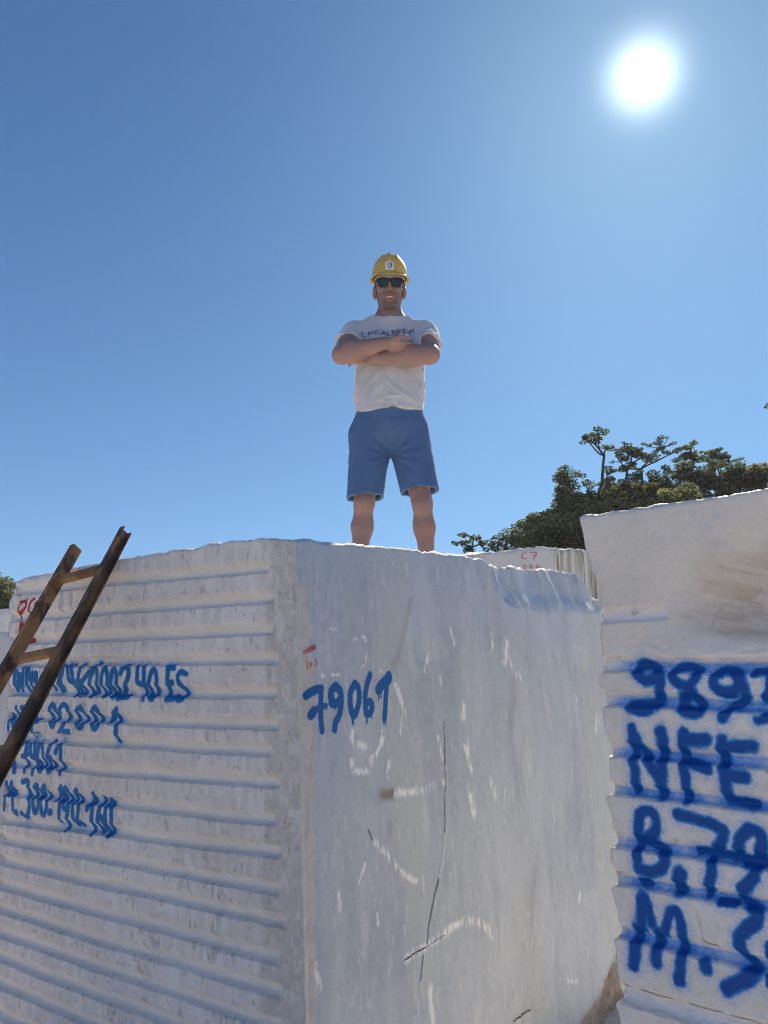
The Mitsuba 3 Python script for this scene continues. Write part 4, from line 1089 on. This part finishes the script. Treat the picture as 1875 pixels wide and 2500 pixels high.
def build_body():
    h = 0.0045
    v = Vol((-0.36, -0.36, -0.01), (0.36, 0.18, 1.87), h)
    torso(v)
    v.cone((0, 0.018, 1.44), (0, -0.002, 1.60), 0.066, 0.061, 0.03)
    # head
    H = lambda c, r, k=0.015, sub=False: v.ell(hp(c), r, k, sub, RH)
    H((0, 0.008, 1.672), (0.073, 0.094, 0.100), 0.02)
    H((0, -0.032, 1.60), (0.060, 0.068, 0.095), 0.02)
    for s in (-1, 1):
        v.cone(hp((s * 0.046, -0.005, 1.575)), hp((s * 0.020, -0.074, 1.528)), 0.020, 0.020, 0.02)
        H((s * 0.046, -0.068, 1.612), (0.024, 0.022, 0.020), 0.015)
        H((s * 0.034, -0.078, 1.575), (0.017, 0.016, 0.018), 0.012)            # cheeks lifted by the smile
        H((s * 0.031, -0.099, 1.640), (0.018, 0.012, 0.011), 0.010, True)      # eye sockets
        H((s * 0.031, -0.089, 1.638), (0.0115, 0.0115, 0.010), 0.004)
        H((s * 0.030, -0.089, 1.659), (0.026, 0.013, 0.008), 0.010)            # brows
        v.ell(hp((s * 0.079, 0.010, 1.614)), (0.0145, 0.022, 0.037), 0.008, False, RH)            # ears
        H((s * 0.011, -0.107, 1.600), (0.009, 0.010, 0.008), 0.006)
    H((0, -0.085, 1.527), (0.026, 0.020, 0.018), 0.02)
    v.cone(hp((0, -0.095, 1.650)), hp((0, -0.118, 1.603)), 0.008, 0.0115, 0.012)
    H((0, -0.100, 1.577), (0.029, 0.010, 0.006), 0.006)
    H((0, -0.096, 1.549), (0.025, 0.011, 0.007), 0.006)
    H((0, -0.110, 1.5635), (0.027, 0.026, 0.0072), 0.003, True)                # the open smile
    # arms, each blended in itself and only laid against the other
    body = v.F
    for S_, E_, W_, s in ((S1, E1, W1, -1), (S2, E2, W2, 1)):
        v.F = np.full(v.n, 1.0, np.float32)
        S_, E_, W_ = map(np.asarray, (S_, E_, W_))
        v.ell(S_ + [s * 0.005, 0, 0.0], (0.066, 0.066, 0.07), 0.04)
        v.cone(S_, E_, 0.060, 0.048, 0.03)
        m = S_ * 0.5 + E_ * 0.5
        v.ell(m + [0, -0.012, -0.004], (0.055, 0.06, 0.065), 0.03)
        q = E_ * 0.70 + W_ * 0.30
        v.cone(E_, q, 0.047, 0.052, 0.02)
        v.cone(q, W_, 0.051, 0.031, 0.03)
        v.ell(q + [0, -0.012, 0.012], (0.06, 0.034, 0.034), 0.02)
        if s < 0:
            hand(v, W1, (0.95, 0.26, -0.20), (0, 1, -0.3), (0, -0.75, 0.65), 0.75)
        else:
            hand(v, W2, (-0.95, 0.10, 0.18), (0, 1, 0.1), (0, 0.1, 1), 0.45)
        body = np.minimum(body, v.F)
    v.F = body
    # legs
    for s, K_, A_ in ((-1, K1, A1), (1, K2, A2)):
        hip = np.array([s * 0.092, 0.01, 0.86])
        K_, A_ = np.asarray(K_), np.asarray(A_)
        v.cone(hip, K_, 0.086, 0.052, 0.03)
        v.ell(K_ + [0, -0.012, 0.0], (0.046, 0.046, 0.058), 0.02)
        q = K_ * 0.70 + A_ * 0.30
        v.cone(K_, q + [s * 0.004, 0.018, 0], 0.046, 0.053, 0.02)
        v.cone(q + [s * 0.004, 0.018, 0], K_ * 0.30 + A_ * 0.70, 0.053, 0.036, 0.02)
        v.cone(K_ * 0.30 + A_ * 0.70, A_, 0.036, 0.035, 0.02)
        v.ell(q + [-s * 0.014, 0.022, 0.02], (0.040, 0.046, 0.085), 0.02)
        v.cone(A_ + [0, 0.015, -0.035], A_ + [s * 0.035, -0.13, -0.055], 0.036, 0.026, 0.03)
        v.cone(A_ + [0, -0.02, -0.03], A_ + [s * 0.03, -0.10, -0.05], 0.036, 0.034, 0.03)
    return smoothed(v.mesh(), 4)


def fold(x, y, z, seed):
    return meshkit.fbm(np.stack([x, y, z], -1), 3, seed) * 2 - 1


def cloth_folds(mesh, fn):
    V, F = mesh
    m = trimesh.Trimesh(V, F, process=False)
    n = np.asarray(m.vertex_normals)
    return V + n * fn(V, n)[:, None], F


def build_shirt():
    v = Vol((-0.36, -0.30, 0.93), (0.36, 0.20, 1.60), 0.0042)
    torso(v, 0.014)
    v.cone((0, 0.0, 0.93), (0, 0.002, 1.12), 0.10, 0.10, 0.05)
    v.ell((0, 0.005, 0.98), (0.181, 0.132, 0.20), 0.04)
    v.ell((0, 0.003, 1.13), (0.180, 0.124, 0.22), 0.04)
    for S_, E_, s in ((S1, E1, -1), (S2, E2, 1)):
        S_, E_ = np.asarray(S_), np.asarray(E_)
        d = (E_ - S_) / np.linalg.norm(E_ - S_)
        q = S_ + d * 0.17
        v.ell(S_ + [s * 0.006, 0, 0.002], (0.078, 0.078, 0.082), 0.05)
        v.cone(S_, q, 0.074, 0.0785, 0.035)
        # the sleeve's end and the room in it for the arm
        c = S_ + d * 0.150
        X, Y, Z = v.coords((slice(None),) * 3)
        cut = (X - c[0]) * d[0] + (Y - c[1]) * d[1] + (Z - c[2]) * d[2] + 0.006 * np.sin(Y * 40)
        side = (X * s > 0.12) & (np.abs(Z - 1.3) < 0.2) & ((X - S_[0]) ** 2 + (Y - S_[1]) ** 2 + (Z - S_[2]) ** 2 > 0.10 ** 2)
        near = np.sqrt(np.maximum(((X - S_[0]) ** 2 + (Y - S_[1]) ** 2 + (Z - S_[2]) ** 2) - ((X - S_[0]) * d[0] + (Y - S_[1]) * d[1] + (Z - S_[2]) * d[2]) ** 2, 0))
        torso_keep = np.abs(X) < 0.165
        v.F = np.where(side & (near < 0.12) & ~torso_keep, np.maximum(v.F, cut.astype(np.float32)), v.F)
    v.cone((0, 0.016, 1.42), (0, 0.002, 1.55), 0.086, 0.080, 0.03)
    X, Y, Z = v.coords((slice(None),) * 3)
    neck = Z - (1.497 + 0.42 * (Y + 0.06) + 0.9 * X * X)                                       # neck opening
    v.F = np.where(np.hypot(X, Y - 0.01) < 0.125, np.maximum(v.F, neck.astype(np.float32)), v.F)
    hem = 0.990 + 0.25 * Y - 0.014 * np.clip(-X / 0.17, 0, 1) + 0.003 * np.sin(X * 26 + 1) + 0.002 * np.sin(X * 61)
    v.F = np.maximum(v.F, (hem - Z).astype(np.float32))
    m = smoothed(v.mesh(), 5)

    def fn(V, n):
        x, y, z = V.T
        low = sstep(1.24, 1.10, z)
        hemw = sstep(1.09, 0.99, z)
        d = 0.0055 * fold(x * 11 + 0.5 * z, y * 9, z * 5, 601)
        d += low * (0.0130 * fold(x * 16 + 1.3 * (z - 1.1) * np.sign(x + 0.02), y * 12, z * 3.0, 602))
        rdg = 1 - np.abs(fold(x * 8 + 1.1 * (z - 1.15) * np.sign(x + 0.03) * 8, y * 4, z * 1.6, 611))
        d += low * 0.012 * (rdg ** 4 - 0.35) * sstep(0.97, 1.03, z)
        d += hemw * 0.0040 * np.sin(z * 210 + 5 * fold(x * 7, y * 7, z * 4, 603) + x * 6) * sstep(-0.1, 0.5, fold(x * 6, y * 6, z * 9, 604))
        # radial pulls from the armpits across shoulder and sleeve
        for s in (-1, 1):
            a = np.arctan2(z - 1.29, (x - s * 0.15) * s + 0.03)
            r = np.hypot(z - 1.29, x - s * 0.15)
            w = sstep(0.20, 0.06, r) * sstep(0.02, 0.05, r) * (z > 1.25)
            d += w * 0.0065 * np.sin(a * 17 + 2.5 * fold(x * 5, y * 5, z * 5, 606 + s)) * sstep(0.3, -0.4, n[:, 1])
        d += sstep(1.36, 1.43, z) * 0.005 * fold(x * 30, y * 24, z * 12, 607)
        d += 0.0016 * sstep(0.006, 0.0, np.abs(z - (0.992 - 0.014 * np.clip(-x / 0.17, 0, 1)))) * (np.abs(x) < 0.2) * -1
        return d
    return cloth_folds(m, fn), v


def build_shorts():
    v = Vol((-0.30, -0.20, 0.49), (0.34, 0.20, 1.03), 0.0036)
    v.ell((0, 0.012, 0.90), (0.185, 0.132, 0.14), 0.03)
    v.cone((-0.04, 0.006, 0.985), (0.04, 0.006, 0.985), 0.118, 0.118, 0.03)
    v.ell((0, 0.006, 0.97), (0.172, 0.126, 0.07), 0.03)
    dims = ((-1, K1, 0.109, 0.094, 0.512), (1, K2, 0.109, 0.098, 0.545))
    for s, K_, r0, r1, zh in dims:
        hip = np.array([s * 0.097, 0.01, 0.875])
        K_ = np.asarray(K_) + [s * 0.002, 0.008, 0]
        v.cone(hip, K_ + [0, 0, -0.02], r0, r1, 0.035)
    v.ell((-0.192, -0.005, 0.845), (0.022, 0.05, 0.055), 0.02)                  # pocket that stands open
    X, Y, Z = v.coords((slice(None),) * 3)
    zh = np.where(X < 0.015, 0.512 + 0.05 * (X + 0.13) + 0.012 * (Y > 0.02) * 0, 0.548 + 0.10 * (X - 0.16)) - 0.05 * Y + 0.003 * np.sin(X * 70 + Y * 30)
    v.F = np.maximum(v.F, (zh - Z).astype(np.float32))
    v.F = np.maximum(v.F, (Z - (0.992 + 0.10 * Y - 0.012 * np.exp(-((X + 0.075) / 0.06) ** 2))).astype(np.float32))
    for s, K_, r0, r1, zz in dims:                                             # hollow legs
        K_ = np.asarray(K_) + [s * 0.002, 0.008, 0]
        ax_ = K_ + [0, 0, -0.02] - np.array([s * 0.095, 0.01, 0.85])
        ax_ = ax_ / np.linalg.norm(ax_)
        c0 = K_ + [0, 0, -0.02]
        v.cone(c0 - ax_ * 0.15, c0 + ax_ * 0.05, r1 - 0.018, r1 - 0.010, 0.0, True)
    m = smoothed(v.mesh(), 4)

    def fn(V, n):
        x, y, z = V.T
        d = 0.004 * fold(x * 8, y * 8, z * 7, 621) + 0.0025 * fold(x * 14, y * 10, z * 30, 622) * sstep(0.62, 0.72, z)
        # creases that spread from the crotch
        a = np.arctan2(z - 0.72, x - 0.01)
        r = np.hypot(z - 0.72, x - 0.01)
        d += 0.0020 * np.sin(np.where(x > 0, a, np.pi - a) * 13 + 2 * fold(x * 6, y * 6, z * 6, 623)) * sstep(0.02, 0.06, r) * sstep(0.2, 0.08, r) * (n[:, 1] < 0)
        d += 0.003 * fold(x * 22, y * 22, z * 4, 624) * sstep(0.70, 0.56, z)
        front = (n[:, 1] < -0.2)
        d -= 0.0030 * np.exp(-((x + 0.006 - 0.012 * np.sin(z * 30)) / 0.0035) ** 2) * front * sstep(0.74, 0.76, z)      # fly seam
        d -= 0.0022 * np.exp(-((z - 0.955 - 0.06 * y) / 0.003) ** 2)                                                   # waistband seam
        hem = np.where(x < 0.015, 0.512 + 0.05 * (x + 0.13), 0.548 + 0.10 * (x - 0.16)) - 0.05 * y + 0.026
        d -= 0.0018 * np.exp(-((z - hem) / 0.003) ** 2)
        pk = (x - np.sign(x) * (0.115 + (0.945 - z) * 0.35))
        d -= 0.0028 * np.exp(-(pk / 0.004) ** 2) * front * sstep(0.80, 0.82, z) * sstep(0.955, 0.945, z)
        return d
    return cloth_folds(m, fn)


def skin_fn(p, n, uv):
    q = p - mi.Point3f(*[float(t) for t in MAN])
    c = mix((0.295, 0.180, 0.157), (0.370, 0.235, 0.205), f3(p.x * 22, p.y * 22, p.z * 22))
    c = mix(c, mi.Color3f(0.42, 0.195, 0.165), ss(0.55, 0.7, f3(p.x * 8, p.y * 8, p.z * 8)) * 0.5)
    hair = ss(0.55, 0.9, n3(p.x * 240, p.y * 240, p.z * 110)) * 0.14
    c = mix(c, mi.Color3f(0.24, 0.13, 0.08), hair * ss(1.35, 1.25, q.z))
    # stubble: uv.x; lips: uv.y
    st = n3(p.x * 420, p.y * 420, p.z * 420) * 0.4 + 0.6
    c = mix(c, mi.Color3f(0.115, 0.075, 0.058), uv.x * st)
    return mix(c, mi.Color3f(0.42, 0.16, 0.145), uv.y)


scene['skin'] = {'type': 'twosided', 'bsdf': {'type': 'principled', 'base_color': mikit.proc(skin_fn), 'roughness': 0.48, 'specular': 0.45}}
weave = lambda p: n3(p.x * 500, p.y * 500, p.z * 500) * 0.06 + 0.97
scene['shirt_cotton'] = {'type': 'twosided', 'bsdf': {'type': 'principled', 'base_color': mikit.proc(lambda p, n, uv: mix((0.55, 0.56, 0.60), (0.62, 0.63, 0.665), f3(p.x * 9, p.y * 9, p.z * 9)) * weave(p)), 'roughness': 0.9, 'sheen': 0.25, 'specular': 0.15}}
scene['shirt_print'] = {'type': 'twosided', 'bsdf': {'type': 'principled', 'base_color': rgb(0.045, 0.065, 0.15), 'roughness': 0.8}}
scene['shorts_cotton'] = {'type': 'twosided', 'bsdf': {'type': 'principled', 'base_color': mikit.proc(lambda p, n, uv: mix((0.075, 0.150, 0.30), (0.105, 0.185, 0.35), f3(p.x * 14, p.y * 14, p.z * 9)) * weave(p)), 'roughness': 0.85, 'sheen': 0.3, 'specular': 0.2}}
scene['hat_plastic'] = {'type': 'twosided', 'bsdf': {'type': 'principled', 'base_color': mikit.proc(lambda p, n, uv: mix((0.58, 0.40, 0.085), (0.62, 0.435, 0.095), f3(p.x * 20, p.y * 20, p.z * 20))), 'roughness': 0.30, 'specular': 0.5}}
scene['badge_white'] = {'type': 'twosided', 'bsdf': {'type': 'principled', 'base_color': rgb(0.76, 0.76, 0.75), 'roughness': 0.5}}
scene['badge_ink'] = {'type': 'twosided', 'bsdf': {'type': 'principled', 'base_color': rgb(0.03, 0.04, 0.08), 'roughness': 0.5}}
scene['strap_grey'] = {'type': 'twosided', 'bsdf': {'type': 'principled', 'base_color': rgb(0.55, 0.55, 0.55), 'roughness': 0.7}}
scene['frame_black'] = {'type': 'twosided', 'bsdf': {'type': 'principled', 'base_color': rgb(0.012, 0.012, 0.014), 'roughness': 0.25}}
scene['lens_dark'] = {'type': 'twosided', 'bsdf': {'type': 'principled', 'base_color': rgb(0.014, 0.022, 0.024), 'roughness': 0.08, 'specular': 0.6}}
scene['tooth_white'] = {'type': 'twosided', 'bsdf': {'type': 'principled', 'base_color': rgb(0.75, 0.70, 0.64), 'roughness': 0.3}}
scene['shoe_canvas'] = {'type': 'twosided', 'bsdf': {'type': 'principled', 'base_color': rgb(0.10, 0.10, 0.11), 'roughness': 0.8}}

tag('person', 'smiling man in white shirt, blue shorts and hard hat, arms folded, on the block', 'person')
V, F = build_body()
q = (V - UPH - PIV) @ RH + PIV                                        # in the head's own frame
face = (q[:, 1] < -0.02) & (q[:, 2] > 1.45) & (q[:, 2] < 1.72)
x_, y_, z_ = q.T
beard = sstep(1.60, 1.575, z_ - 0.10 * np.maximum(np.abs(x_) - 0.045, 0)) * sstep(1.47, 1.50, z_) * sstep(0.0, -0.03, y_)
beard = beard * (0.46 + 0.30 * np.exp(-(x_ / 0.036) ** 2 - ((z_ - 1.535) / 0.035) ** 2))
moust = np.exp(-((z_ - 1.588) / 0.008) ** 2) * sstep(0.042, 0.03, np.abs(x_)) * (y_ < -0.07) * 0.62
gap = np.exp(-((z_ - 1.563) / 0.009) ** 2) * sstep(0.034, 0.026, np.abs(x_)) * (y_ < -0.07)
scalp = sstep(1.665, 1.69, z_) * sstep(-0.03, 0.03, y_) * 0.9
shade_ = np.maximum(np.maximum(beard * (1 - gap), moust), scalp) * (z_ > 1.46)
lip = np.exp(-((z_ - 1.5775) / 0.005) ** 2 - (x_ / 0.024) ** 4) + np.exp(-((z_ - 1.549) / 0.007) ** 2 - (x_ / 0.021) ** 4)
lip = np.clip(lip, 0, 1) * (y_ < -0.085)
uvb = np.stack([np.clip(shade_ * (1 - lip), 0, 1), lip * 0.8], -1)
add('person__body', (V + MAN, F), 'skin', smooth=True, uv=uvb)

(SV, SF), shirt_vol = build_shirt()
add('person__shirt', (SV + MAN, SF), 'shirt_cotton', smooth=True, label='white short sleeved shirt with blue lettering across the chest')
HV, HF = build_shorts()
add('person__shorts', (HV + MAN, HF), 'shorts_cotton', smooth=True, label='blue cotton shorts reaching the knees')
b_ = trimesh.creation.cylinder(radius=0.0085, height=0.006, sections=18)
bv = np.asarray(b_.vertices)[:, [0, 2, 1]] + [0.012, -0.118, 0.972]
add('person__shorts__button', fix((bv + MAN, np.asarray(b_.faces))), 'badge_white', smooth=30)

# lettering on the chest, laid on the shirt's own surface
GL = {'L': ([[(0, 1), (0, 0), (.55, 0)]], .62), 'O': ([[(.35, 1), (.08, .8), (0, .5), (.08, .2), (.35, 0), (.62, .2), (.7, .5), (.62, .8), (.35, 1)]], .74), 'C': ([[(.64, .80), (.36, 1), (.08, .8), (0, .5), (.08, .2), (.36, 0), (.64, .2)]], .68),
      'A': ([[(0, 0), (.34, 1), (.68, 0)], [(.13, .34), (.55, .34)]], .70), 'B': ([[(0, 0), (0, 1), (.42, 1), (.56, .88), (.56, .64), (.42, .54), (0, .54)], [(.42, .54), (.62, .42), (.62, .12), (.46, 0), (0, 0)]], .64),
      'E': ([[(.56, 1), (0, 1), (0, 0), (.58, 0)], [(0, .52), (.48, .52)]], .58), 'R': ([[(0, 0), (0, 1), (.44, 1), (.6, .88), (.6, .62), (.44, .5), (0, .5)], [(.36, .5), (.64, 0)]], .64)}
shirt_tri = trimesh.Trimesh(SV, SF, process=False)
from scipy.interpolate import LinearNDInterpolator
frontm = (shirt_tri.vertex_normals[:, 1] < -0.05) & (SV[:, 2] > 1.22) & (SV[:, 2] < 1.47) & (np.abs(SV[:, 0]) < 0.165)
surf = LinearNDInterpolator(SV[frontm][:, [0, 2]], SV[frontm][:, 1])
strokes, hgt = [], 0.035
word = [('L', -0.142, 1.343, .18), ('O', -0.111, 1.358, .10), ('C', -0.077, 1.362, .04), ('A', -0.044, 1.361, -.02), ('L', -0.011, 1.359, 0), ('B', 0.018, 1.364, .18), ('E', 0.048, 1.373, .22), ('E', 0.075, 1.379, .14), ('R', 0.102, 1.378, -.14)]
for ch, x0, z0, tl in word:
    for st in GL[ch][0]:
        a = np.array(st, float) * hgt
        c_, s_ = math.cos(tl), math.sin(tl)
        strokes.append((np.stack([x0 + a[:, 0] * c_ - a[:, 1] * s_, z0 + a[:, 0] * s_ + a[:, 1] * c_], -1), 0.0060))
gx_, gz_ = np.meshgrid(np.arange(-0.155, 0.145, 0.0012), np.arange(1.325, 1.425, 0.0012))
cov = coverage(strokes, gx_, gz_, 0.1, 0, 0, smooth=False)
gy_ = surf(gx_, gz_) - 0.0035
Fg = grid_faces(*gx_.shape)
ok = (cov > 0.5).ravel() & np.isfinite(gy_).ravel()
Fg = Fg[ok[Fg].all(1)]
used, inv = np.unique(Fg, return_inverse=True)
add('person__shirt__lettering', (np.stack([gx_, gy_, gz_], -1).reshape(-1, 3)[used] + MAN, inv.reshape(Fg.shape)), 'shirt_print', smooth=True, label='dark blue capitals LOCAL BEER in a bent line')

# teeth
ang = np.linspace(-0.62, 0.62, 60)
tx = 0.036 * np.sin(ang)
ty = -0.060 - 0.034 * np.cos(ang) - 0.0005 * np.abs(np.sin(ang * 22))
rows = []
for zz, yy in ((1.572, 0.003), (1.5705, 0.0), (1.567, -0.0006), (1.563, 0.0), (1.562, 0.003)):
    rows.append(np.stack([tx, ty + yy, np.full_like(tx, zz) + 0.05 * tx ** 2 * 30 * 0.04], -1))
tv = hp(np.stack(rows).reshape(-1, 3))
add('person__teeth', (tv + MAN, grid_faces(5, 60)), 'tooth_white', smooth=True)

# hard hat, in the head's frame
hc = np.array([0, 0.004, 1.690])


def hat():
    th = np.linspace(0, 2 * np.pi, 129)[:-1]
    prof = []
    ax_, ay_, az_ = 0.0965, 0.122, 0.125
    for u in np.linspace(0.02, 0.985, 34):                      # dome from the crown down
        a = u * np.pi / 2
        prof.append((math.sin(a) ** 0.86, math.cos(a) ** 0.92, 0.0))
    rows = []
    for r_, z_, _ in prof:
        x, y = ax_ * r_ * np.sin(th), ay_ * r_ * -np.cos(th)
        z = az_ * z_ + 0 * th
        # three ribs that run from front to back, the middle one widest
        rib = 0.007 * np.exp(-(x / 0.011) ** 4) + 0.0045 * (np.exp(-((x - 0.042) / 0.006) ** 4) + np.exp(-((x + 0.042) / 0.006) ** 4))
        w = sstep(0.10, 0.5, z_) * sstep(1.05, 0.6, np.abs(y) / ay_)
        z = z + rib * w
        rows.append(np.stack([x, y, z], -1))
    fr = np.clip(-(-np.cos(th)), -1, 1)                         # 1 at the front
    peak = sstep(0.35, 1.0, np.cos(th))
    for dr_, dz in ((0.003, -0.002), (0.010, -0.006), (0.013, -0.009), (0.0125, -0.012), (0.006, -0.012), (-0.002, -0.008)):
        k = dr_ / 0.013
        out = dr_ + (0.028 * peak * max(k, 0))
        x = (ax_ + out) * np.sin(th)
        y = (ay_ + out) * -np.cos(th)
        z = dz - 0.010 * peak * max(k, 0) + 0 * th
        rows.append(np.stack([x, y, z], -1))
    for u in np.linspace(0.97, 0.02, 14):                       # inner shell
        a = u * np.pi / 2
        rows.append(np.stack([0.0925 * math.sin(a) ** 0.86 * np.sin(th), -0.118 * math.sin(a) ** 0.86 * np.cos(th), 0.120 * math.cos(a) ** 0.92 - 0.004 + 0 * th], -1))
    n_ = len(th)
    V = np.stack(rows)
    i, j = np.meshgrid(np.arange(len(rows) - 1), np.arange(n_), indexing='ij')
    a, b, c, d = i * n_ + j, i * n_ + (j + 1) % n_, (i + 1) * n_ + (j + 1) % n_, (i + 1) * n_ + j
    q = np.stack([a, b, c, d], -1).reshape(-1, 4)
    F = [q[:, [0, 1, 2]], q[:, [0, 2, 3]]]
    V = V.reshape(-1, 3)
    nv = len(V)
    V = np.vstack([V, V[:n_].mean(0)[None], V[-n_:].mean(0)[None]])
    k = np.arange(n_)
    F.append(np.stack([(k + 1) % n_, k, np.full(n_, nv)], 1))
    F.append(np.stack([nv - n_ + k, nv - n_ + (k + 1) % n_, np.full(n_, nv + 1)], 1))
    return V, np.vstack(F)


hv, hf = hat()
add('person__hard_hat', fix((hp(hv + hc) + MAN, hf)), 'hat_plastic', smooth=40, label='yellow hard hat with ribs on top and a white badge in front')


def on_hat(x, z, lift=0.001):
    """Points on the front of the dome, from x and height over the rim."""
    u = np.clip(z / 0.125, 0, 0.99) ** (1 / 0.92)
    r = np.sqrt(1 - u * u) ** 0.86
    y = -0.122 * np.sqrt(np.clip(r * r - (x / 0.0965) ** 2, 0, 1)) - lift
    return np.stack([x, y, z], -1)


bx, bz = np.meshgrid(np.linspace(-0.0245, 0.0245, 41), np.linspace(0.012, 0.066, 45))
keep = ((np.abs(bx) < 0.0245) & (bz < 0.052)) | (np.hypot(bx / 1.0, (bz - 0.046) * 1.25) < 0.0245)
fb2 = grid_faces(*bx.shape)
fb2 = fb2[keep.ravel()[fb2].all(1)]
used, inv = np.unique(fb2, return_inverse=True)
add('person__hard_hat__badge', (hp(on_hat(bx, bz).reshape(-1, 3)[used] + hc) + MAN, inv.reshape(fb2.shape)), 'badge_white', smooth=True, label='white arched badge with a small dark emblem')
em = [(np.array([(-.011, .044), (-.010, .030), (0, .022)]), .0035), (np.array([(-.011, .044), (0, .051), (.009, .050)]), .0035), (np.array([(0, .022), (.001, .036), (.010, .042)]), .0045), (np.array([(.002, .022), (.012, .031), (.0115, .057)]), .0045),
      (np.array([(-.004, .041), (.004, .046)]), .003)]
ex_, ez_ = np.meshgrid(np.arange(-0.018, 0.018, 0.0006), np.arange(0.016, 0.062, 0.0006))
cv = coverage(em, ex_, ez_, 0.1, 0, 0)
fe = grid_faces(*ex_.shape)
fe = fe[(cv.ravel() > 0.5)[fe].all(1)]
used, inv = np.unique(fe, return_inverse=True)
add('person__hard_hat__emblem', (hp(on_hat(ex_, ez_, 0.0018).reshape(-1, 3)[used] + hc) + MAN, inv.reshape(fe.shape)), 'badge_ink', smooth=True)
# head band of the hat's lining
t_ = np.linspace(0, 2 * np.pi, 97)
band = []
for dz, o in ((-0.004, 0.0), (-0.026, 0.0), (-0.026, 0.003), (-0.004, 0.003)):
    band.append(np.stack([(0.0785 + o) * np.sin(t_), (0.098 + o) * -np.cos(t_) + 0.002, np.full_like(t_, dz)], -1))
band.append(band[0])
add('person__hard_hat__head_band', (hp(np.stack(band).reshape(-1, 3) + hc) + MAN, grid_faces(5, 97)), 'strap_grey', smooth=30)

# sunglasses
zl, gy0 = 1.640, -0.112


def bend(v, lift=0.0):
    x = v[:, 0]
    return np.stack([x, gy0 + 3.2 * x * x + v[:, 2] - lift, v[:, 1] + zl], -1)


lens = Polygon([(0.010, 0.016), (0.030, 0.019), (0.058, 0.018), (0.059, 0.006), (0.053, -0.014), (0.042, -0.020), (0.022, -0.019), (0.013, -0.010)]).buffer(-0.004).buffer(0.004)
outer = Polygon([(0.0, 0.0175), (0.030, 0.0245), (0.066, 0.0235), (0.067, 0.010), (0.0595, -0.017), (0.045, -0.0245), (0.020, -0.0235), (0.0085, -0.012), (0.006, 0.004), (0.0, 0.007)]).buffer(-0.002).buffer(0.002)
fr = outer.union(affinity.scale(outer, -1, 1, origin=(0, 0))).buffer(0.0005)
fr = fr.difference(lens.union(affinity.scale(lens, -1, 1, origin=(0, 0))))
m = trimesh.creation.extrude_polygon(fr.segmentize(0.004), 0.0045, engine='earcut')
parts = [(bend(np.asarray(m.vertices) * [1, 1, 1]), np.asarray(m.faces))]
for s in (-1, 1):
    tp = np.array([(s * 0.0665, gy0 + 0.016, zl + 0.017), (s * 0.074, gy0 + 0.04, zl + 0.016), (s * 0.079, -0.02, zl + 0.012), (s * 0.081, 0.008, zl + 0.006), (s * 0.080, 0.03, zl - 0.012)])
    parts.append(tube(tp, [0.005, 0.004, 0.0035, 0.003, 0.003], 8))
gv, gf = join(parts)
add('person__sunglasses', (hp(gv) + MAN, gf), 'frame_black', smooth=30, label='black framed dark sunglasses')
for s in (1, -1):
    m = trimesh.creation.extrude_polygon(affinity.scale(lens.buffer(0.001), s, 1, origin=(0, 0)).segmentize(0.004), 0.002, engine='earcut')
    m = m.subdivide()
    add('person__sunglasses__lens', (hp(bend(np.asarray(m.vertices), -0.0015)) + MAN, np.asarray(m.faces)), 'lens_dark', smooth=30)

# shoes
for s, A_ in ((-1, A1), (1, A2)):
    v = Vol((-0.09, -0.23, -0.09), (0.09, 0.12, 0.06), 0.005)
    v.cone((0, 0.02, -0.045), (s * 0.03, -0.13, -0.058), 0.044, 0.034, 0.02)
    v.cone((0, 0.02, -0.02), (s * 0.015, -0.06, -0.04), 0.045, 0.036, 0.02)
    v.cone((s * 0.02, -0.09, -0.055), (s * 0.04, -0.15, -0.06), 0.042, 0.036, 0.02)
    X, Y, Z = v.coords((slice(None),) * 3)
    v.F = np.maximum(v.F, np.maximum(-0.085 - Z, Z - 0.012).astype(np.float32))
    m = smoothed(v.mesh(), 3)
    add('person__shoe', (m[0] + np.asarray(A_) + MAN, m[1]), 'shoe_canvas', smooth=True)

# ------------------------------------------------------------------ thin haze added to lift the far trees as lens glare would
scene['added_haze'] = {'type': 'homogeneous', 'albedo': rgb(0.95, 0.95, 0.95), 'sigma_t': 0.0007}
scene['haze'] = {'type': 'cube', 'to_world': T().translate([0, 0, 8.0]).scale([2600, 2600, 10.5]), 'bsdf': {'type': 'null'}, 'interior': {'type': 'ref', 'id': 'added_haze'}}
scene['camera']['medium'] = {'type': 'ref', 'id': 'added_haze'}
labels['haze'] = {'label': 'thin haze added to lift the dark far trees like lens glare', 'kind': 'stuff'}
